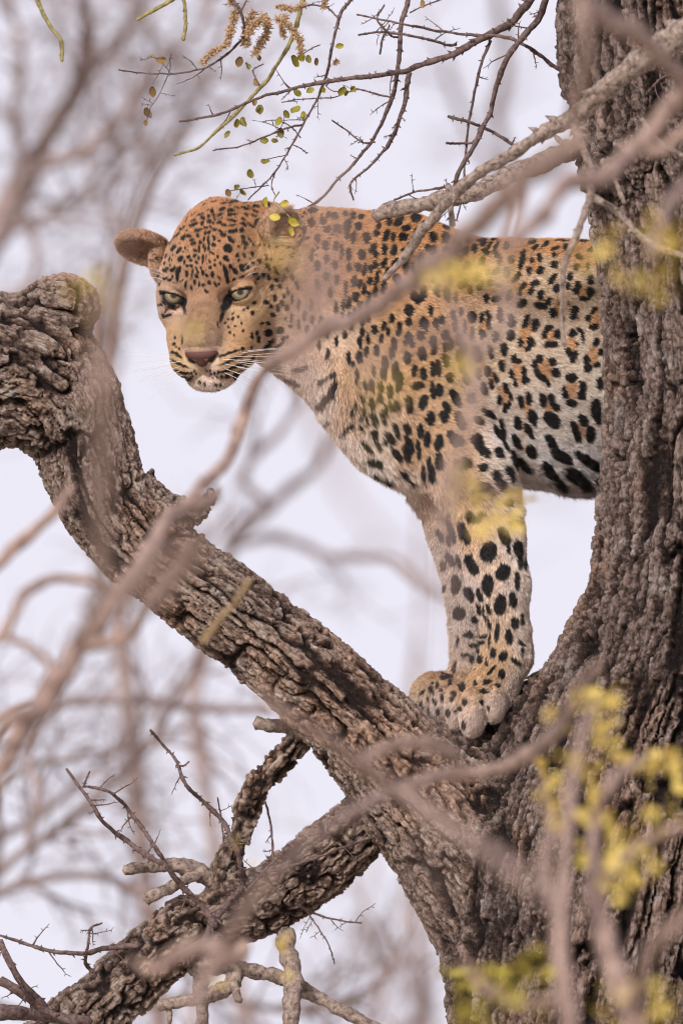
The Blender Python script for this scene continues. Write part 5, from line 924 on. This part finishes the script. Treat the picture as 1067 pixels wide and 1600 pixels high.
if on('fore'):
    # the bush whose long branch sweeps from the lower left up across the leopard's chest
    A = bush('blurred tree whose long branch sweeps up across the chest of the leopard', (-60, 1330, -2.7, 24, -.3))
    BR = [
        ([(-60, 1330, -2.7), (0, 1205, -2.6), (55, 1110, -2.5), (125, 1010, -2.4), (195, 915, -2.3), (262, 822, -2.1), (318, 762, -1.9), (362, 700, -1.75), (388, 640, -1.7), (412, 588, -1.75), (468, 540, -1.9), (545, 500, -2.1), (620, 458, -2.4), (690, 402, -2.8), (750, 345, -3.1), (820, 280, -3.4), (900, 215, -3.6)], [18, 17, 16, 15, 14, 12, 10.5, 10, 9.5, 9.5, 11, 12, 13, 14, 15, 15, 15]),
        ([(300, 790, -2.0), (330, 778, -1.9), (342, 760, -1.85)], [12, 9, 4]),
        ([(262, 190, -5.6), (215, 290, -5.5), (180, 390, -5.3), (158, 470, -5.2), (168, 540, -5.0), (158, 620, -5.0), (164, 700, -4.8), (158, 790, -4.4), (160, 900, -3.8), (120, 1010, -2.9)], [3, 5, 7, 14, 19, 17, 15, 13, 11, 10]),
        ([(330, 800, -4.8), (280, 850, -4.8), (225, 900, -4.6), (190, 940, -4.4)], [5, 11, 16, 12]), ([(380, 800, -4.4), (310, 865, -4.2), (262, 925, -4.0), (215, 960, -3.9)], [4, 8, 10, 7]),
        ([(0, 1000, -2.4), (40, 930, -2.3), (85, 903, -2.2), (140, 905, -2.2), (195, 930, -2.3)], [8, 8, 8, 7.5, 7]), ([(-20, 900, -2.0), (30, 850, -2.0), (85, 800, -2.0), (110, 760, -2.0)], [9, 9, 8, 5]),
        ([(125, 1010, -2.4), (200, 985, -2.4), (260, 905, -2.5), (300, 850, -2.6)], [10, 9, 8, 6]), ([(60, 1110, -2.5), (20, 1120, -2.6), (-30, 1150, -2.6)], [10, 10, 9]), ([(95, 1060, -2.5), (60, 1020, -2.3), (0, 990, -2.2)], [7, 6, 5])]
    for i, (pts, r) in enumerate(BR): twig(A, 'branch', pts, r, 0, m_front, 600 + i, thorn=0, seg=12, lump=.2)
    twig(A, 'twig', [(392, 905, -1.5), (372, 935, -1.5), (345, 968, -1.5), (318, 1004, -1.5)], 4, 6, m_stalk, 640, thorn=22, seg=8)
    leaf_cloud(A, [(160, 460, -3.8, 14, 20, 15, 22), (316, 514, -3.4, 12, 8, 5, 20), (372, 1330, -1.5, 8, 8, 0, 22)], m_yellow, 3)
    # thin blurred growth in front of the neck and shoulder
    B = bush('slender tree blurred into a pinkish veil over the neck and shoulder of the leopard', (560, 1750, -6.9, 4, .4))
    for i, (pts, r) in enumerate([([(560, 1750, -6.9), (640, 1500, -6.9), (690, 1200, -6.8), (700, 980, -6.2), (694, 860, -4.6), (706, 740, -3.9), (735, 640, -3.8), (742, 560, -3.7), (705, 470, -3.6), (672, 420, -3.6)], [3, 3, 3, 3, 7, 9, 12, 10, 7, 4]),
                                  ([(672, 900, -5.8), (560, 800, -5.8), (505, 690, -5.8), (482, 600, -5.8), (470, 500, -5.8), (492, 400, -5.8), (520, 320, -5.8), (515, 240, -5.8)], [4, 6, 8, 11, 14, 15, 10, 5]),
                                  ([(470, 520, -5.6), (520, 455, -5.6), (548, 400, -5.6), (566, 340, -5.6)], [10, 11, 9, 6]), ([(742, 560, -3.7), (790, 500, -3.6), (786, 420, -3.5), (800, 370, -3.5), (815, 300, -3.5)], [7, 8, 8, 7, 5]),
                                  ([(706, 740, -3.9), (735, 770, -3.8), (780, 770, -3.8)], [7, 7, 5]), ([(560, 600, -4.8), (600, 560, -4.6), (690, 520, -4.4), (742, 560, -3.9)], [5, 8, 8, 7])]):
        twig(B, 'branch', pts, r, 0, m_front, 700 + i, thorn=0, seg=10, lump=.2)
    leaf_cloud(B, [(700, 432, -3.8, 20, 9, 15, 24), (738, 416, -3.6, 16, 7, 15, 24), (715, 752, -3.0, 8, 10, 11, 24), (742, 772, -1.9, 6, 8, 6, 24), (785, 778, -1.9, 22, 6, 12, 24), (772, 812, -3.0, 16, 8, 14, 24), (625, 590, -5.5, 14, 26, 6, 20), (590, 640, -5.8, 20, 30, 4, 20), (425, 400, -4.8, 16, 6, 11, 20), (720, 575, -4.0, 8, 6, 8, 22), (936, 400, -3.0, 14, 14, 12, 24), (1035, 372, -3.2, 12, 20, 14, 24), (1010, 440, -3.2, 22, 12, 14, 24)], m_yellow, 4)
    # shrub at the foot of the picture on the right
    D_ = bush('blurred shrub with yellow leaves in front of the foot of the trunk', (900, 1680, -3.2, 18, -.2), 'shrub', 'yellow_leaved_shrub')
    for i, (pts, r) in enumerate([([(900, 1680, -3.2), (885, 1560, -3.1), (876, 1450, -3.0), (884, 1340, -2.9), (890, 1240, -2.8), (905, 1160, -2.7), (925, 1090, -2.6)], [14, 14, 13, 11, 9, 8, 6]),
                                  ([(1010, 1690, -3.0), (985, 1580, -3.0), (950, 1480, -2.9), (930, 1390, -2.8), (928, 1300, -2.7), (960, 1220, -2.7), (1010, 1180, -2.6)], [20, 20, 17, 13, 9, 8, 6]), ([(900, 1680, -3.2), (1010, 1690, -3.0)], [14, 14]),
                                  ([(1090, 1420, -3.4), (1020, 1480, -3.3), (985, 1580, -3.1)], [9, 10, 12]), ([(876, 1450, -3.0), (850, 1360, -2.8), (860, 1290, -2.6), (846, 1220, -2.6)], [8, 7, 6, 5]), ([(930, 1390, -2.8), (985, 1330, -2.7), (1040, 1300, -2.7), (1085, 1290, -2.7)], [8, 8, 7, 6]),
                                  ([(885, 1560, -3.1), (820, 1570, -3.0), (760, 1545, -2.9), (725, 1505, -2.9)], [10, 9, 8, 5])]):
        twig(D_, 'branch', pts, r, 0, m_front, 800 + i, thorn=0, seg=10, lump=.2)
    leaf_cloud(D_, [(925, 1098, -2.4, 16, 16, 18, 26), (940, 1145, -2.4, 10, 16, 12, 26), (985, 1188, -2.2, 22, 8, 15, 26), (1040, 1200, -2.2, 18, 10, 17, 26), (858, 1240, -2.2, 7, 16, 12, 26), (872, 1275, -2.4, 6, 10, 8, 26), (925, 1270, -2.4, 10, 14, 12, 26), (960, 1375, -2.6, 16, 18, 17, 29), (985, 1330, -2.8, 22, 16, 12, 29), (1040, 1270, -2.9, 18, 16, 9, 29), (905, 1200, -2.8, 18, 14, 11, 26), (1000, 1560, -3.2, 40, 24, 14, 29)], m_yellow, 5)
    leaf_cloud(D_, [(735, 1528, -2.2, 16, 9, 12, 29), (765, 1545, -2.4, 12, 9, 8, 29), (830, 1520, -2.8, 16, 20, 8, 29), (795, 1570, -3.1, 26, 16, 11, 29), (948, 1350, -2.4, 14, 20, 8, 26), (725, 1585, -3.0, 14, 8, 6, 26), (700, 746, -2.4, 0, 0, 0, 22)], m_lime, 6)
    # pinkish branches crossing the fork
    E = bush('thin blurred tree whose branches cross just below the paws of the leopard', (330, 1750, -3.0, 12, -.3))
    for i, (pts, r) in enumerate([([(330, 1750, -3.4), (300, 1600, -3.4), (345, 1490, -3.2), (410, 1390, -3.4), (500, 1300, -3.2), (620, 1235, -2.4), (700, 1210, -2.0), (790, 1195, -2.0), (852, 1160, -2.1), (890, 1110, -2.4), (930, 1040, -2.8)], [9, 8, 12, 6, 6, 10, 10, 10, 11, 9, 6]),
                                  ([(400, 1075, -3.4), (470, 1130, -3.4), (555, 1190, -3.2), (625, 1235, -3.0), (700, 1290, -3.8), (790, 1350, -4.6), (850, 1400, -5.0)], [4, 9, 11, 10, 10, 9, 6]), ([(560, 1190, -2.4), (640, 1160, -2.3), (712, 1176, -2.2)], [9, 10, 9]),
                                  ([(345, 1490, -3.2), (330, 1478, -3.1), (285, 1488, -3.0), (240, 1515, -3.0), (205, 1500, -3.0)], [9, 13, 12, 9, 3]), ([(330, 1470, -2.2), (370, 1490, -2.2), (385, 1470, -2.2)], [12, 14, 9]),
                                  ([(1080, 115, -2.3), (1045, 155, -2.3), (990, 232, -2.4), (940, 275, -2.5), (880, 290, -2.6), (845, 340, -2.8)], [10, 12, 14, 13, 12, 8])][:5]):
        twig(E, 'branch', pts, r, 0, m_front, 900 + i, thorn=0, seg=10, lump=.2)
    leaf_cloud(E, [(372, 1335, -2.2, 6, 12, 2, 20), (445, 1480, -2.2, 7, 16, 4, 22), (352, 1525, -2.4, 8, 14, 3, 22)], m_yellow, 8)
    G = bush('bare blurred tree with branches hanging before the upper part of the trunk', (1240, 1500, -3.2, 22, .3))
    for i, (pts, r) in enumerate([([(1240, 1500, -3.2), (1230, 900, -3.0), (1180, 300, -2.7), (1080, 150, -2.5), (1000, 225, -2.5), (945, 272, -2.6), (885, 285, -2.7), (845, 335, -2.9), (800, 380, -3.1)], [20, 18, 15, 13, 15, 15, 13, 12, 8]),
                                  ([(1080, 150, -2.5), (1000, 60, -2.8), (905, 0, -3.2), (890, -40, -3.2)], [12, 13, 12, 12]), ([(905, 0, -3.4), (915, 60, -3.4), (905, 130, -3.3), (890, 190, -3.2)], [9, 12, 11, 8]), ([(1000, 225, -2.5), (1030, 240, -2.5), (1085, 190, -2.5)], [9, 10, 10]),
                                  ([(1180, 300, -2.7), (1080, 285, -2.8), (1040, 330, -3.0), (1015, 400, -3.2)], [10, 9, 8, 6])]):
        twig(G, 'branch', pts, r, 0, m_front, 950 + i, thorn=0, seg=10, lump=.2)

# ------------------------------------------------------------------ bare trees behind, out of focus
def far_tree(label, base, paths, d, seed, twigs, cat='tree', leaves=None, rs=1.0, group='bare trees behind the leopard'):
    """paths: main stems as pixel paths; finer twigs branch off them at random"""
    rr = random.Random(seed); px, py, r_, side = base; t = bush(label, (px, py, d, r_, side), cat, 'bare_tree', m_far, group); fine = []
    for i, (pts, r) in enumerate(paths):
        p3 = [(x, y, d + .25 * math.sin(i * 2.1 + k_ * .6)) for k_, (x, y) in enumerate(pts)]
        o, c = twig(t, 'branch', p3, r, 0, m_far, seed * 10 + i, thorn=0, seg=8, lump=.2)
        L_ = np.concatenate([[0], np.cumsum(np.hypot(*np.diff(np.array(pts, float), axis=0).T))])
        for k_ in range(int(L_[-1] / 1000 * twigs) + 1):
            s_ = rr.uniform(.1, 1) * L_[-1]; x = np.interp(s_, L_, [p[0] for p in pts]); y = np.interp(s_, L_, [p[1] for p in pts])
            j = min(int(np.searchsorted(L_, s_)), len(pts) - 1); j = max(j, 1); a = math.atan2(pts[j][1] - pts[j - 1][1], pts[j][0] - pts[j - 1][0]) + rr.choice((-1, 1)) * rr.uniform(.35, 1.1)
            def grow(x, y, dd, a, r0, ln, lv):
                q = [(x, y, dd)]; n_ = 4
                for _ in range(n_):
                    a += rr.uniform(-.28, .28); x += math.cos(a) * ln / n_; y += math.sin(a) * ln / n_; dd += rr.uniform(-.15, .15); q.append((x, y, dd))
                    if lv and rr.random() < .72: grow(x, y, dd, a + rr.choice((-1, 1)) * rr.uniform(.4, 1.0), r0 * .6, ln * rr.uniform(.45, .75), lv - 1)
                (v, f), _c = twig_mesh(q, r0, r0 * .4, rr.randrange(9999), seg=5, lump=0, wob=.5); fine.append((v, f))
            grow(x, y, d + rr.uniform(-.2, .2), a, rs * rr.uniform(2.2, 5.5), rr.uniform(90, 220), 2)
    if fine:
        v, f = merge(fine); o = obj('twigs', mesh('twigs', v, f), m_far, t); o['kind'] = 'stuff'
    if leaves: leaf_cloud(t, leaves, m_brown, seed)
    return t
if on('far'):
    far_tree('stoutest far bare tree, behind the broken limb end, trunk leaning up to the right', (-150, 640, 26, -1.0),
             [([(-150, 640), (-60, 480), (0, 360), (50, 275), (95, 190), (130, 105), (140, 40), (130, -60)], [30, 26, 23, 20, 17, 14, 11, 9]), ([(130, 105), (175, 75), (215, 20), (240, -40)], [10, 9, 7, 6]), ([(60, 260), (130, 235), (200, 170), (235, 110), (300, 60), (340, -20)], [9, 9, 8, 7, 6, 5]),
              ([(50, 275), (20, 180), (35, 90), (10, -20)], [8, 7, 6, 5]), ([(0, 360), (90, 330), (170, 250), (190, 190)], [8, 7, 5, 4]), ([(-60, 480), (20, 470), (60, 400), (40, 330)], [8, 7, 5, 4])],
             4.6, 21, 20, rs=.8, leaves=[(30, 200, 6, 60, 130, 30, 24), (240, 240, 6, 60, 60, 16, 24), (90, 40, 6, 90, 30, 16, 24)])
    far_tree('slim far tree rising behind the outstretched ear of the leopard', (150, 620, 15, .5),
             [([(150, 620), (170, 500), (200, 380), (235, 280), (280, 210), (320, 130), (345, 60), (400, -40)], [12, 12, 11, 9.5, 8.5, 7.5, 6, 5]), ([(235, 280), (215, 200), (240, 120), (230, 30)], [6, 5, 5, 4]), ([(200, 380), (150, 300), (130, 220)], [6, 5, 4])], 5.6, 22, 20, rs=.8)
    far_tree('far tree with a tangle of fine twigs behind the gnarled lower limb', (-80, 1750, 20, -.6),
             [([(-80, 1750), (-40, 1560), (-20, 1400), (40, 1330), (130, 1270), (220, 1180), (290, 1070), (320, 1000)], [14, 12, 10, 8, 7, 6, 5, 3.5]), ([(-20, 1400), (90, 1370), (190, 1380), (240, 1440), (250, 1560)], [8, 7, 6, 5, 4]), ([(40, 1330), (60, 1240), (40, 1160), (80, 1080)], [6, 5, 4, 3]),
              ([(-40, 1560), (100, 1590), (300, 1560), (500, 1580), (640, 1500)], [8, 7, 6, 5, 4]), ([(-20, 1400), (0, 1300), (-20, 1200)], [7, 6, 4])], 3.1, 23, 22, rs=.7, leaves=[(130, 1340, 3.4, 70, 60, 12, 18)])
    far_tree('dark thin tree whose level bough runs behind the limb below the leopard', (-70, 1500, 12, -.4),
             [([(-70, 1500), (-20, 1330), (70, 1270), (160, 1190), (240, 1110), (310, 1015)], [8, 7, 6, 5, 4, 3]), ([(-70, 1500), (-40, 1250), (20, 1120), (100, 1098), (200, 1094), (320, 1102), (420, 1106)], [11, 10, 8, 7, 7, 7, 7]), ([(-40, 1250), (40, 1200), (120, 1180), (220, 1165), (300, 1130)], [6, 5, 4, 4, 3])], 3.6, 24, 7, rs=.7)
    far_tree('violet blurred tree in the gap between chest and limb', (300, 1100, 12, .6),
             [([(300, 1100), (340, 960), (360, 850), (420, 790), (480, 745), (515, 690), (540, 640)], [11, 10, 9, 9, 8.5, 8, 6]), ([(360, 850), (440, 838), (520, 870), (600, 868), (650, 900), (700, 940)], [8, 7, 6.5, 6.5, 6, 5]), ([(420, 790), (380, 740), (440, 670), (470, 620), (430, 560)], [7, 6, 6, 6, 5])], 5.2, 25, 5, rs=.8)
    far_tree('faint far tree behind the thorny twigs left of the upper trunk', (640, 1320, 14, .3),
             [([(640, 1320), (655, 1000), (660, 800), (720, 560), (800, 330), (775, 190), (790, 80), (770, -40)], [4, 4, 5, 6, 9, 9, 9, 8]), ([(800, 330), (720, 180), (690, 80)], [7, 6, 5]), ([(655, 1000), (560, 1480), (620, 1420)], [4, 5, 3])], 8.5, 26, 4, rs=.8)
    far_tree('low far tree in the open sky left of the foot of the trunk', (500, 1800, 12, .2),
             [([(500, 1800), (560, 1640), (600, 1540), (590, 1450)], [8, 7, 6, 3]), ([(560, 1640), (660, 1590), (660, 1520), (690, 1490)], [7, 6, 5, 3]), ([(500, 1800), (420, 1620), (380, 1560)], [7, 5, 4])], 5.0, 27, 10, rs=.8)
